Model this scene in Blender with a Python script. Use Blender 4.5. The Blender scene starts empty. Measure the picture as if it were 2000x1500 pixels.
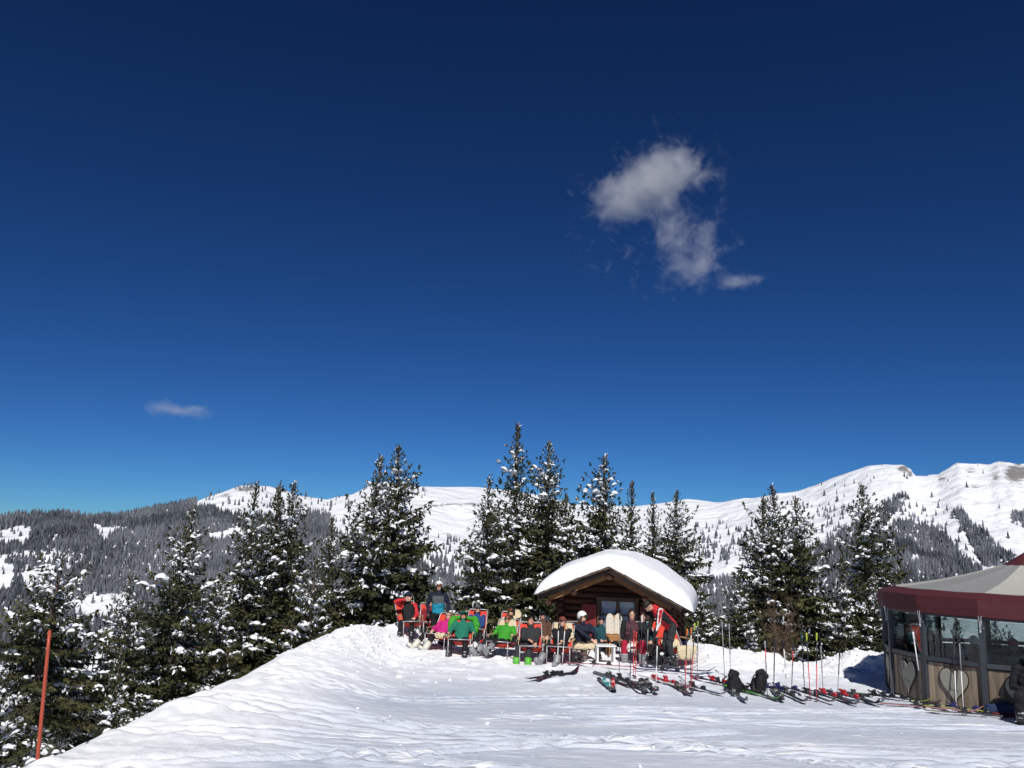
import bpy, bmesh, math, random
import numpy as np
from mathutils import Vector, Matrix, Euler

random.seed(7)
RNG = np.random.default_rng(11)
scene = bpy.context.scene
COL = scene.collection

# ------------------------------------------------------------------ camera
EYE = np.array([0.0, 0.0, 2.6])
FPX = 1650.0                      # focal length in pixels of the 2000 px wide photograph
PITCH = math.atan(312.0 / FPX)
ROLL = math.radians(1.7)
Fv = np.array([0, math.cos(PITCH), math.sin(PITCH)])
_R = np.array([1.0, 0, 0]); _U = np.array([0, -math.sin(PITCH), math.cos(PITCH)])
Rv = math.cos(ROLL) * _R + math.sin(ROLL) * _U
Uv = -math.sin(ROLL) * _R + math.cos(ROLL) * _U
cam_d = bpy.data.cameras.new("camera"); cam = bpy.data.objects.new("camera", cam_d); COL.objects.link(cam)
cam_d.sensor_width = 36.0; cam_d.lens = 36.0 * FPX / 2000.0
cam_d.clip_start = 0.1; cam_d.clip_end = 30000.0
cam.matrix_world = Matrix(((Rv[0], Uv[0], -Fv[0], EYE[0]), (Rv[1], Uv[1], -Fv[1], EYE[1]), (Rv[2], Uv[2], -Fv[2], EYE[2]), (0, 0, 0, 1)))
scene.camera = cam

# ------------------------------------------------------------------ light
SUN_EL, SUN_AZ = math.radians(46), math.radians(3)     # sun high behind the camera
world = bpy.data.worlds.new("World"); scene.world = world; world.use_nodes = True
wn = world.node_tree; bg = wn.nodes["Background"]
sky = wn.nodes.new("ShaderNodeTexSky"); sky.sky_type = 'NISHITA'; sky.sun_disc = False
sky.sun_elevation = SUN_EL; sky.sun_rotation = math.pi - SUN_AZ
sky.altitude = 2000; sky.air_density = 0.85; sky.dust_density = 0.0; sky.ozone_density = 4.5
sg = wn.nodes.new("ShaderNodeGamma"); sg.inputs[1].default_value = 1.4      # deep winter blue
st_ = wn.nodes.new("ShaderNodeMixRGB"); st_.blend_type = 'MULTIPLY'; st_.inputs[0].default_value = 1.0; st_.inputs[2].default_value = (0.114, 0.212, 0.292, 1)
wn.links.new(sky.outputs[0], sg.inputs[0]); wn.links.new(sg.outputs[0], st_.inputs[1]); wn.links.new(st_.outputs[0], bg.inputs[0]); bg.inputs[1].default_value = 0.09
sun_d = bpy.data.lights.new("sun", 'SUN'); sun = bpy.data.objects.new("sun", sun_d); COL.objects.link(sun)
sun_d.energy = 4.3; sun_d.angle = math.radians(0.53); sun_d.color = (1.0, 0.97, 0.93)
SUNV = Vector((math.sin(SUN_AZ) * math.cos(SUN_EL), -math.cos(SUN_AZ) * math.cos(SUN_EL), math.sin(SUN_EL)))
sun.rotation_euler = (-SUNV).to_track_quat('-Z', 'Y').to_euler()
sun.location = (10, -20, 30)
scene.view_settings.view_transform = 'Standard'; scene.view_settings.look = 'None'
scene.view_settings.exposure = 0.0; scene.view_settings.gamma = 1.0; scene.view_settings.use_curve_mapping = False
scene.render.engine = 'CYCLES'
scene.cycles.use_denoising = True
scene.cycles.max_bounces = 8; scene.cycles.transparent_max_bounces = 16; scene.cycles.volume_bounces = 1; scene.cycles.volume_step_rate = 0.4

# ------------------------------------------------------------------ pixel <-> place helpers (2000 x 1500 photograph)
def ray(px, py):
    return Fv + (px - 1000.0) / FPX * Rv - (py - 750.0) / FPX * Uv
def at(px, py, y):
    d = ray(px, py); return EYE + d * ((y - EYE[1]) / d[1])
def proj(P):
    v = np.asarray(P) - EYE; zc = v @ Fv
    return 1000 + FPX * (v @ Rv) / zc, 750 - FPX * (v @ Uv) / zc

# ------------------------------------------------------------------ numpy noise
_T = RNG.random((256, 256))
def vnoise(x, y, seed=0):
    x = np.asarray(x, float) + seed * 17.31; y = np.asarray(y, float) + seed * 41.7
    xi = np.floor(x).astype(int); yi = np.floor(y).astype(int); fx = x - xi; fy = y - yi
    fx = fx * fx * (3 - 2 * fx); fy = fy * fy * (3 - 2 * fy)
    a = _T[xi & 255, yi & 255]; b = _T[(xi + 1) & 255, yi & 255]; c = _T[xi & 255, (yi + 1) & 255]; d = _T[(xi + 1) & 255, (yi + 1) & 255]
    return (a + (b - a) * fx) * (1 - fy) + (c + (d - c) * fx) * fy - 0.5
def fbm(x, y, n=4, seed=0, gain=0.5):
    s = 0; a = 1.0
    for k in range(n):
        s = s + a * vnoise(x, y, seed + k * 3); x = np.asarray(x) * 2.03; y = np.asarray(y) * 2.03; a *= gain
    return s
def sstep(a, b, x):
    t = np.clip((x - a) / (b - a), 0, 1); return t * t * (3 - 2 * t)

# ------------------------------------------------------------------ object helpers
def link(o, parent=None):
    COL.objects.link(o)
    if parent is not None: o.parent = parent
    return o
def tag(o, label=None, cat=None, group=None, kind=None):
    if label: o["label"] = label
    if cat: o["category"] = cat
    if group: o["group"] = group
    if kind: o["kind"] = kind
    return o
def thing(name, label, cat, loc=(0, 0, 0), rotz=0.0, group=None):
    o = bpy.data.objects.new(name, None); COL.objects.link(o); o.empty_display_size = 0.1
    o.location = loc; o.rotation_euler = (0, 0, rotz)
    return tag(o, label, cat, group)
def mesh_np(name, V, F, mats=(), fmat=None, smooth=False):
    """V (n,3) array, F (m,3) or (m,4) array or list of face arrays."""
    me = bpy.data.meshes.new(name)
    Fs = F if isinstance(F, list) else [F]
    Fs = [np.asarray(f, np.int32) for f in Fs if len(f)]
    V = np.asarray(V, np.float32)
    me.vertices.add(len(V)); me.vertices.foreach_set("co", V.ravel())
    nl = sum(f.size for f in Fs); npoly = sum(len(f) for f in Fs)
    me.loops.add(nl); me.polygons.add(npoly)
    me.loops.foreach_set("vertex_index", np.concatenate([f.ravel() for f in Fs]))
    tot = np.concatenate([np.full(len(f), f.shape[1], np.int32) for f in Fs])
    st = np.concatenate([[0], np.cumsum(tot)[:-1]]).astype(np.int32)
    me.polygons.foreach_set("loop_start", st)
    if fmat is not None: me.polygons.foreach_set("material_index", np.asarray(fmat, np.int32))
    me.polygons.foreach_set("use_smooth", np.full(npoly, bool(smooth)))
    for m in mats: me.materials.append(m)
    me.update(calc_edges=True); me.validate()
    return me
def obj(name, me, parent=None, loc=None, rot=None):
    o = bpy.data.objects.new(name, me); link(o, parent)
    if loc is not None: o.location = loc
    if rot is not None: o.rotation_euler = rot
    return o
class MB:
    """collects primitive shapes into one mesh"""
    def __init__(s): s.V = []; s.Q = []; s.T = []; s.n = 0
    def add(s, V, Q=(), T=()):
        V = np.asarray(V, float).reshape(-1, 3)
        s.V.append(V)
        if len(Q): s.Q.append(np.asarray(Q, int).reshape(-1, 4) + s.n)
        if len(T): s.T.append(np.asarray(T, int).reshape(-1, 3) + s.n)
        s.n += len(V); return s
    def box(s, c, d, rot=None, taper=1.0):
        x, y, z = np.array(d) / 2.0
        V = np.array([[-x, -y, -z], [x, -y, -z], [x, y, -z], [-x, y, -z], [-x * taper, -y * taper, z], [x * taper, -y * taper, z], [x * taper, y * taper, z], [-x * taper, y * taper, z]])
        if rot is not None: V = V @ np.array(Euler(rot).to_matrix()).T
        return s.add(V + np.array(c), [[0, 3, 2, 1], [4, 5, 6, 7], [0, 1, 5, 4], [1, 2, 6, 5], [2, 3, 7, 6], [3, 0, 4, 7]])
    def tube(s, pts, rad, n=8, cap=True, flat=1.0):
        pts = np.asarray(pts, float); m = len(pts)
        rad = np.full(m, rad, float) if np.isscalar(rad) else np.asarray(rad, float)
        tang = np.gradient(pts, axis=0); tang /= np.linalg.norm(tang, axis=1)[:, None] + 1e-12
        ref = np.array([0, 0, 1.0]) if abs(tang[0][2]) < 0.9 else np.array([1.0, 0, 0])
        V = []
        for i in range(m):
            a = np.cross(tang[i], ref); a /= np.linalg.norm(a) + 1e-12; b = np.cross(a, tang[i])
            ref = b
            th = np.arange(n) * 2 * math.pi / n
            V.append(pts[i] + rad[i] * (np.cos(th)[:, None] * a + flat * np.sin(th)[:, None] * b))
        V = np.concatenate(V); Q = []
        for i in range(m - 1):
            for k in range(n):
                Q.append([i * n + k, i * n + (k + 1) % n, (i + 1) * n + (k + 1) % n, (i + 1) * n + k])
        T = []
        if cap:
            V = np.concatenate([V, pts[:1], pts[-1:]]); a, b = m * n, m * n + 1
            for k in range(n):
                T.append([a, (k + 1) % n, k]); T.append([b, (m - 1) * n + k, (m - 1) * n + (k + 1) % n])
        return s.add(V, Q, T)
    def ell(s, c, r, nu=10, nv=7, rot=None):
        V = [[0, 0, -1]]
        for j in range(1, nv):
            ph = -math.pi / 2 + math.pi * j / nv
            for i in range(nu):
                th = 2 * math.pi * i / nu; V.append([math.cos(ph) * math.cos(th), math.cos(ph) * math.sin(th), math.sin(ph)])
        V.append([0, 0, 1]); V = np.array(V) * np.array(r)
        if rot is not None: V = V @ np.array(rot if isinstance(rot, np.ndarray) else Euler(rot).to_matrix()).T
        T = []; Q = []
        for i in range(nu):
            T.append([0, 1 + (i + 1) % nu, 1 + i]); b = 1 + (nv - 2) * nu; T.append([b + i, b + (i + 1) % nu, 1 + (nv - 1) * nu])
        for j in range(nv - 2):
            for i in range(nu):
                Q.append([1 + j * nu + i, 1 + j * nu + (i + 1) % nu, 1 + (j + 1) * nu + (i + 1) % nu, 1 + (j + 1) * nu + i])
        return s.add(V + np.array(c), Q, T)
    def prism(s, poly, h0, h1, axes=(0, 1, 2)):
        """polygon (list of 2D, ccw) extruded along the third axis"""
        p = np.asarray(poly, float); n = len(p); V = np.zeros((2 * n, 3))
        V[:n, axes[0]] = p[:, 0]; V[:n, axes[1]] = p[:, 1]; V[:n, axes[2]] = h0
        V[n:, axes[0]] = p[:, 0]; V[n:, axes[1]] = p[:, 1]; V[n:, axes[2]] = h1
        V = np.concatenate([V, [V[:n].mean(0)], [V[n:].mean(0)]])
        Q = [[k, (k + 1) % n, n + (k + 1) % n, n + k] for k in range(n)]
        T = [[2 * n, (k + 1) % n, k] for k in range(n)] + [[2 * n + 1, n + k, n + (k + 1) % n] for k in range(n)]
        return s.add(V, Q, T)
    def mesh(s, name, mat, smooth=False):
        F = []
        if s.Q: F.append(np.concatenate(s.Q))
        if s.T: F.append(np.concatenate(s.T))
        return mesh_np(name, np.concatenate(s.V), F, [mat] if mat else [], None, smooth)
    def build(s, name, mat, parent=None, smooth=False, loc=None, rot=None):
        return obj(name, s.mesh(name, mat, smooth), parent, loc, rot)

# ------------------------------------------------------------------ materials
def new_mat(name):
    m = bpy.data.materials.new(name); m.use_nodes = True
    return m, m.node_tree, m.node_tree.nodes["Principled BSDF"]
def P(name, col, rough=0.6, var=0.25, scale=12.0, bump=0.15, metal=0.0, coat=0.0, dist=0.01, spec=0.5, stretch=None):
    """principled with noise in colour and relief, in object coordinates"""
    m, nt, b = new_mat(name); N = nt.nodes; L = nt.links
    tc = N.new("ShaderNodeTexCoord"); no = N.new("ShaderNodeTexNoise"); no.inputs["Scale"].default_value = scale; no.inputs["Detail"].default_value = 6
    src = tc.outputs["Object"]
    if stretch is not None:
        mp = N.new("ShaderNodeMapping"); mp.inputs["Scale"].default_value = stretch; L.new(src, mp.inputs[0]); src = mp.outputs[0]
    L.new(src, no.inputs["Vector"])
    cr = N.new("ShaderNodeMixRGB"); c = np.array(col)
    cr.inputs[1].default_value = (*(c * (1 - var)), 1); cr.inputs[2].default_value = (*np.clip(c * (1 + var), 0, 1), 1)
    L.new(no.outputs["Fac"], cr.inputs[0]); L.new(cr.outputs[0], b.inputs["Base Color"])
    b.inputs["Roughness"].default_value = rough; b.inputs["Metallic"].default_value = metal
    b.inputs["Specular IOR Level"].default_value = spec
    if coat: b.inputs["Coat Weight"].default_value = coat
    if bump:
        bu = N.new("ShaderNodeBump"); bu.inputs["Strength"].default_value = bump; bu.inputs["Distance"].default_value = dist
        L.new(no.outputs["Fac"], bu.inputs["Height"]); L.new(bu.outputs[0], b.inputs["Normal"])
    return m

def snow_ground_mat():
    m, nt, b = new_mat("trodden_snow"); N = nt.nodes; L = nt.links
    ge = N.new("ShaderNodeNewGeometry")
    def noise(scale, sc=(1, 1, 1), rz=0.0, det=5, rough=0.6):
        mp = N.new("ShaderNodeMapping"); mp.inputs["Scale"].default_value = sc; mp.inputs["Rotation"].default_value = (0, 0, rz)
        L.new(ge.outputs["Position"], mp.inputs[0]); n = N.new("ShaderNodeTexNoise"); n.inputs["Scale"].default_value = scale
        n.inputs["Detail"].default_value = det; n.inputs["Roughness"].default_value = rough; L.new(mp.outputs[0], n.inputs["Vector"]); return n.outputs["Fac"]
    def ramp(f, a, bb):
        r = N.new("ShaderNodeMapRange"); r.inputs[1].default_value = a; r.inputs[2].default_value = bb; L.new(f, r.inputs[0]); return r.outputs[0]
    def mth(op, a, bb):
        r = N.new("ShaderNodeMath"); r.operation = op
        for i, v in enumerate((a, bb)):
            if isinstance(v, (int, float)): r.inputs[i].default_value = v
            else: L.new(v, r.inputs[i])
        return r.outputs[0]
    streak = ramp(noise(8.0, (0.14, 2.0, 1), 0.24, 4), 0.46, 0.62)
    streak2 = ramp(noise(11.0, (0.12, 2.2, 1), -0.38, 4), 0.48, 0.62)
    streak3 = ramp(noise(3.0, (0.22, 3.2, 1), 0.9, 3), 0.5, 0.66)
    patch = ramp(noise(0.45, (0.6, 1.4, 1), 0.2, 6), 0.38, 0.60)
    fine = noise(30, (1, 1, 1), 0, 8, 0.8)
    lump = noise(6.5, (1, 1, 1), 0, 7, 0.72)
    s = mth('MULTIPLY', mth('ADD', mth('ADD', mth('MULTIPLY', streak, 0.45), mth('MULTIPLY', streak2, 0.35)), mth('MULTIPLY', streak3, 0.2)), mth('ADD', mth('MULTIPLY', patch, 0.65), 0.35))
    pk = N.new("ShaderNodeAttribute"); pk.attribute_name = "packed"
    s = mth('MULTIPLY', pk.outputs["Fac"], mth('SUBTRACT', 1.0, mth('MAXIMUM', mth('MULTIPLY', mth('SUBTRACT', s, 0.20), 2.1), 0.0)))
    mix = N.new("ShaderNodeMixRGB"); L.new(s, mix.inputs[0])
    mix.inputs[1].default_value = (0.91, 0.92, 0.935, 1); mix.inputs[2].default_value = (0.60, 0.65, 0.745, 1)   # loose powder / packed, scraped snow
    L.new(mix.outputs[0], b.inputs["Base Color"])
    rr = N.new("ShaderNodeMapRange"); rr.inputs[3].default_value = 0.75; rr.inputs[4].default_value = 0.42; L.new(s, rr.inputs[0]); L.new(rr.outputs[0], b.inputs["Roughness"])
    b.inputs["Specular IOR Level"].default_value = 0.3
    h = mth('ADD', mth('ADD', mth('MULTIPLY', lump, 0.9), mth('MULTIPLY', fine, 0.4)), mth('MULTIPLY', s, -0.45))
    bu = N.new("ShaderNodeBump"); bu.inputs["Strength"].default_value = 0.6; bu.inputs["Distance"].default_value = 0.05
    L.new(h, bu.inputs["Height"]); L.new(bu.outputs[0], b.inputs["Normal"])
    return m

M = {}
M['snow_ground'] = snow_ground_mat()
M['snow'] = P("soft_snow", (0.87, 0.885, 0.91), 0.6, 0.03, 7, 0.35, dist=0.03, spec=0.3)
M['needle'] = None

# ------------------------------------------------------------------ near ground
_edge = np.array([[*at(px, py, y)] for px, py, y in ((60, 1560, 7.6), (95, 1492, 8.5), (240, 1425, 10), (400, 1362, 12), (480, 1325, 13.6), (560, 1287, 16), (640, 1241, 19), (715, 1217, 21.2), (750, 1224, 22.2))])
_berm = np.array([[*at(px, py, 21.0)] for px, py in ((1345, 1262), (1400, 1264), (1440, 1274), (1490, 1278), (1530, 1288), (1600, 1292), (1640, 1284), (1680, 1268), (1735, 1272), (1800, 1275))])
def plateau(x, y):
    u = (14 - y) / 1.5
    return 0.068 * 1.5 * np.logaddexp(0, u)
def ground(x, y):
    x = np.asarray(x, float); y = np.asarray(y, float)
    zp = plateau(x, y)
    xe = np.interp(y, np.r_[-60, 0, _edge[:, 1], 26, 40], np.r_[-9.0, -5.2, _edge[:, 0], -2.9, 2.0])
    ze = np.interp(y, np.r_[-60, 0, _edge[:, 1], 26, 40], np.r_[4.9, 0.9, _edge[:, 2], 0.2, 0.0])
    ze = ze + 0.10 * fbm(x * 0.6 + 3, y * 0.9, 3, 5)
    w = np.interp(y, [0, 9, 16, 21, 24], [4.0, 3.6, 2.6, 1.15, 1.5])
    u = x - xe
    z = np.where(u > 0, ze + (zp - ze) * sstep(0, 1, u / w), ze - 0.72 * (np.sqrt(u * u + 0.09) - 0.3))
    # ploughed bank on the right behind the skis
    zb = np.interp(x, _berm[:, 0], _berm[:, 2]); mr = sstep(3.9, 4.8, x) * sstep(0.0, 1, (60 - x) / 40)
    z = z + mr * ((zb - zp) * np.exp(-((y - 21.0) / 1.7) ** 2))
    yb = 25.0 + 3.4 * sstep(-0.6, 0.8, x) * (1 - sstep(4.6, 6.4, x)) - 3.3 * sstep(4.8, 6.4, x) - 2.6 * sstep(-2.7, -3.7, x) + 0.5 * vnoise(x * 0.5, y * 0 + 2.2, 3)
    fall = np.logaddexp(0, (y - yb) / 0.5) * 0.5
    sl = 0.36 + 0.06 * vnoise(x * 0.03, y * 0.03, 4)
    z = z - sl * fall
    z = z + np.clip(np.abs(u) * 0, 0, 0)
    far = -235 + 12 * fbm(x * 0.01, y * 0.01, 3, 8)
    z = np.where(z < far + 60, far + 60 * np.exp((z - far - 60) / 60), z)          # levels out in the valley
    return z
_tr = np.random.default_rng(77)
TRACKS = [(_tr.uniform(6.5, 15.0), _tr.normal(0.0, 0.22), _tr.normal(0, 0.012), *sorted(_tr.uniform(-6, 12, 2) + np.array([0, 3.0])), _tr.uniform(0.16, 0.34)) for _ in range(46)]
def ground_relief(x, y):
    """footprints, lumps and ski tracks"""
    k = sstep(60, 28, y)
    lum = 0.014 * fbm(x * 1.1, y * 1.3, 3, 21) + 0.030 * np.clip(fbm(x * 6, y * 6, 3, 31), 0.05, 1)
    c, s_ = math.cos(0.22), math.sin(0.22)
    a = x * c + y * s_; b_ = -x * s_ + y * c
    tr = -0.009 * np.clip(fbm(a * 0.35, b_ * 6.0, 2, 41), 0.12, 1) * sstep(18, 13, y)
    c, s_ = math.cos(-0.3), math.sin(-0.3)
    a2 = x * c + y * s_; b2 = -x * s_ + y * c
    tr2 = -0.008 * np.clip(fbm(a2 * 0.3, b2 * 7, 2, 51), 0.15, 1) * sstep(17, 12, y)
    step = 0.07 * np.clip(fbm(x * 3.0, y * 3.0, 3, 61), -0.3, 0.5) * sstep(15.5, 19, y) * sstep(27, 23, y)
    bank = 0.16 * fbm(x * 1.7, y * 1.9, 4, 71) * sstep(4.2, 5.5, x) * np.exp(-((y - 20.3) / 1.6) ** 2)
    xe_ = np.interp(y, np.r_[-60, 0, _edge[:, 1], 26, 40], np.r_[-9.0, -5.2, _edge[:, 0], -2.9, 2.0])
    near_edge = np.exp(-((x - xe_ - 0.5) / 1.3) ** 2)
    mound = 0.10 * fbm(x * 2.2, y * 2.2, 4, 81) * sstep(-1.5, -3.0, x) * sstep(15, 19, y) + near_edge * (0.05 * fbm(x * 5.5, y * 5.5, 3, 83) + 0.03 * np.clip(fbm(x * 2.6, y * 2.6, 3, 85), 0.1, 1))
    trk = 0.0
    for y0, m_, c_, x0_, x1_, gap in TRACKS:
        d0 = (y - (y0 + m_ * x + c_ * x * x)) / np.sqrt(1 + (m_ + 2 * c_ * x) ** 2)
        on = sstep(x0_, x0_ + 0.6, x) * sstep(x1_, x1_ - 0.6, x)
        for off in (0.0, gap):
            q = np.abs(d0 - off) / 0.055
            trk = trk + on * (-0.036 * np.exp(-q * q) + 0.020 * np.exp(-((q - 1.9) / 0.7) ** 2))
    foot = np.where((y > 15.2) & (y < 23), -0.045 * sstep(0.17, 0.32, vnoise(x * 3.6 + 0.4 * vnoise(x * 2, y * 2, 9), y * 2.6, 65)) * sstep(15.2, 16.5, y) * sstep(-3.4, -2.2, x), 0)
    return (lum + tr + tr2 + step + bank + mound + trk + foot) * k
def on_ground(px, py):
    d = ray(px, py); t = 3.0
    for k in range(4000):
        p = EYE + d * t
        if p[2] < float(ground(p[0], p[1])): break
        t += 0.02
    return p
def gz(x, y): return float(ground(x, y) + ground_relief(np.asarray(x, float), np.asarray(y, float)))

def axis(parts):
    out = [parts[0][0]]
    for a, b, st in parts:
        n = max(1, int(round(abs(b - a) / st))); out += list(np.linspace(a, b, n + 1)[1:])
    return np.array(out)
def geo(a, b, st0, k=1.13):
    out = []; x = a; s_ = st0
    sg_ = 1 if b > a else -1
    while (b - x) * sg_ > 0:
        s_ *= k; x += sg_ * s_; out.append(x)
    return out
gx = np.array(geo(-7.0, -1500, 0.07)[::-1] + list(axis([(-7.0, 12.0, 0.055)])) + geo(12.0, 1500, 0.07))
gy = np.array(geo(5.5, -70, 0.09)[::-1] + list(axis([(5.5, 24.0, 0.06)])) + geo(24.0, 1500, 0.07, 1.12))
X, Y = np.meshgrid(gx, gy); Z = ground(X, Y) + ground_relief(X, Y)
nx, ny = len(gx), len(gy)
I = (np.arange(ny - 1)[:, None] * nx + np.arange(nx - 1)[None, :]).ravel()
GF = np.stack([I, I + 1, I + nx + 1, I + nx], 1)
o = obj("snow_ground", mesh_np("snow_ground", np.stack([X.ravel(), Y.ravel(), Z.ravel()], 1), GF, [M['snow_ground']], None, True))
tag(o, kind="structure")
_xe = np.interp(Y, np.r_[-60, 0, _edge[:, 1], 26, 40], np.r_[-9.0, -5.2, _edge[:, 0], -2.9, 2.0])
_pk = sstep(0.2, 2.6, X - _xe) * sstep(21.0, 14.5, Y + 0.9 * fbm(X * 0.7, Y * 0.7, 3, 151)) * (0.90 + 0.35 * fbm(X * 0.5, Y * 0.8, 3, 153))       # where skis have packed the snow
o.data.attributes.new("packed", 'FLOAT', 'POINT').data.foreach_set("value", np.clip(_pk, 0, 1).ravel().astype(np.float32))

# ------------------------------------------------------------------ mountains
_sk = np.array([(-900, 985), (-400, 990), (0, 1012), (60, 1006), (120, 1004), (180, 1014), (240, 1008), (300, 996), (345, 988), (385, 980), (430, 962), (470, 949), (495, 946), (525, 951), (560, 960), (590, 970), (640, 974), (690, 965), (735, 942), (765, 941), (800, 950), (870, 951), (930, 951), (1000, 958), (1060, 968), (1120, 985), (1180, 987), (1245, 989), (1290, 983), (1340, 975), (1400, 981), (1440, 976), (1500, 968), (1560, 958), (1600, 945), (1650, 924), (1695, 911), (1740, 909), (1762, 908), (1778, 916), (1787, 930), (1810, 932), (1832, 927), (1850, 917), (1872, 907), (1900, 910), (1932, 909), (1950, 903), (1975, 903), (2010, 910), (2300, 880), (2900, 960)], float)
def _azel(px, py):
    d = Fv[None] + ((px - 1000) / FPX)[:, None] * Rv[None] - ((py - 750) / FPX)[:, None] * Uv[None]
    return np.arctan2(d[:, 0], d[:, 1]), np.arctan2(d[:, 2], np.hypot(d[:, 0], d[:, 1]))
_skaz, _skel = _azel(_sk[:, 0], _sk[:, 1])
az = np.radians(np.linspace(-68, 68, 940)); tt = np.linspace(0, 1, 150)
AZ, TT = np.meshgrid(az, tt)
TOPR = 2500 + 500 * np.interp(AZ, [-1.2, -0.4, 0.0, 0.3, 0.6, 1.2], [-0.6, -0.5, 0.8, 0.4, 0.9, 0.5])
T1 = np.clip(TT / 0.86, 0, 1)
RR = 850 * (TOPR / 850) ** T1 * np.where(TT > 0.86, 1 + (TT - 0.86) / 0.14 * 0.9, 1)
EL0 = math.radians(-16.0); ELS = np.interp(AZ, _skaz, _skel)
sh = 1 - (1 - T1) ** 1.35
ELV = EL0 + (ELS - EL0) * sh
ZM = EYE[2] + RR * np.tan(ELV)
Xm = RR * np.sin(AZ); Ym = RR * np.cos(AZ)
env = np.sin(np.clip(T1, 0, 1) * math.pi) ** 0.8
ZM = ZM + env * RR * 0.016 * fbm(Xm * 0.0042, Ym * 0.0042, 5, 91) * 1.6
rid = 1 - 2 * np.abs(fbm(Xm * 0.0065 + 0.0035 * Ym, Ym * 0.0014, 4, 97))
ZM = ZM + env * RR * 0.010 * sstep(0.1, 0.35, AZ) * fbm(Xm * 0.003 + 0.002 * Ym, Ym * 0.0018, 4, 99)
ZM = ZM + env * RR * 0.010 * (rid - 0.6) * sstep(0.05, 0.3, AZ)                       # ribs and gullies on the right-hand mountain
ZM = ZM + sstep(0.75, 0.86, TT) * (5 * fbm(Xm * 0.02, Ym * 0.02, 3, 93) + sstep(0.36, 0.48, AZ) * 16 * (0.35 - np.abs(fbm(Xm * 0.012, Ym * 0.006, 4, 95)))) * sstep(0.0, 0.3, np.abs(AZ))
ZM = np.where(TT > 0.86, ZM - (TT - 0.86) / 0.14 * 420, ZM)
MV = np.stack([Xm.ravel(), Ym.ravel(), ZM.ravel()], 1)
na, nt_ = len(az), len(tt)
I = (np.arange(nt_ - 1)[:, None] * na + np.arange(na - 1)[None, :]).ravel()
MF = np.stack([I, I + 1, I + na + 1, I + na], 1)

def mountain_mat():
    m, nt, b = new_mat("mountain_snow"); N = nt.nodes; L = nt.links
    ge = N.new("ShaderNodeNewGeometry"); n = N.new("ShaderNodeTexNoise"); n.inputs["Scale"].default_value = 0.035; n.inputs["Detail"].default_value = 10; n.inputs["Roughness"].default_value = 0.85
    L.new(ge.outputs["Position"], n.inputs["Vector"])
    at_ = N.new("ShaderNodeAttribute"); at_.attribute_name = "rock"
    ad = N.new("ShaderNodeMath"); ad.operation = 'ADD'; L.new(n.outputs["Fac"], ad.inputs[0]); L.new(at_.outputs["Fac"], ad.inputs[1])
    mr = N.new("ShaderNodeMapRange"); mr.inputs[1].default_value = 1.06; mr.inputs[2].default_value = 1.14; L.new(ad.outputs[0], mr.inputs[0])
    mx = N.new("ShaderNodeMixRGB"); mx.inputs[1].default_value = (0.80, 0.82, 0.85, 1); mx.inputs[2].default_value = (0.22, 0.21, 0.205, 1)
    L.new(mr.outputs[0], mx.inputs[0]); L.new(mx.outputs[0], b.inputs["Base Color"]); b.inputs["Roughness"].default_value = 0.75
    b.inputs["Specular IOR Level"].default_value = 0.15
    n2 = N.new("ShaderNodeTexNoise"); n2.inputs["Scale"].default_value = 0.016; n2.inputs["Detail"].default_value = 8; L.new(ge.outputs["Position"], n2.inputs["Vector"])
    bu = N.new("ShaderNodeBump"); bu.inputs["Strength"].default_value = 1.0; bu.inputs["Distance"].default_value = 26.0; L.new(n2.outputs["Fac"], bu.inputs["Height"]); L.new(bu.outputs[0], b.inputs["Normal"])
    return m
me = mesh_np("mountain_range", MV, MF, [mountain_mat()], None, True)
PXM, PYM = proj(MV)
rock = np.zeros(len(MV))
for cx, cy, rx, ry, v in ((1765, 916, 16, 9, .62), (1778, 925, 9, 10, .55), (1985, 925, 32, 24, .62), (1945, 930, 14, 18, .5), (1895, 918, 16, 9, .5), (1840, 936, 14, 12, .5), (1700, 945, 22, 10, .4), (480, 955, 30, 8, .56), (440, 968, 30, 8, .5), (880, 986, 38, 5, .58), (845, 988, 20, 4, .56), (920, 984, 30, 4, .54), (1130, 995, 12, 6, .5), (1120, 990, 8, 6, .5), (1905, 950, 30, 8, .45), (1560, 985, 50, 10, .36), (1880, 985, 20, 12, .36)):
    rock = np.maximum(rock, (v + 0.12) * np.exp(-(((PXM - cx) / rx) ** 2 + ((PYM - cy) / ry) ** 2) * 0.42))
at_ = me.attributes.new("rock", 'FLOAT', 'POINT'); at_.data.foreach_set("value", rock.astype(np.float32))
tag(obj("mountain_range", me), kind="structure")

# ------------------------------------------------------------------ far forests on the mountain sides
from math import inf
def inpoly(px, py, poly):
    ins = np.zeros(px.shape, bool); n = len(poly)
    for i in range(n):
        x1, y1 = poly[i]; x2, y2 = poly[(i + 1) % n]
        c = ((y1 > py) != (y2 > py)) & (px < (x2 - x1) * (py - y1) / (y2 - y1 + 1e-9) + x1)
        ins ^= c
    return ins
NC = 300000
ca = RNG.uniform(math.radians(-43), math.radians(43), NC); cr_ = np.sqrt(RNG.uniform(900 ** 2, 3350 ** 2, NC))
topr = 2500 + 500 * np.interp(ca, [-1.2, -0.4, 0.0, 0.3, 0.6, 1.2], [-0.6, -0.5, 0.8, 0.4, 0.9, 0.5])
ct = np.log(cr_ / 850) / np.log(topr / 850)
ok = ct < 0.998; ca, cr_, ct = ca[ok], cr_[ok], ct[ok]
fi = (ca - az[0]) / (az[1] - az[0]); fj = ct * 0.86 * (nt_ - 1)
i0 = np.clip(fi.astype(int), 0, na - 2); j0 = np.clip(fj.astype(int), 0, nt_ - 2); a = fi - i0; b = fj - j0
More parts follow.
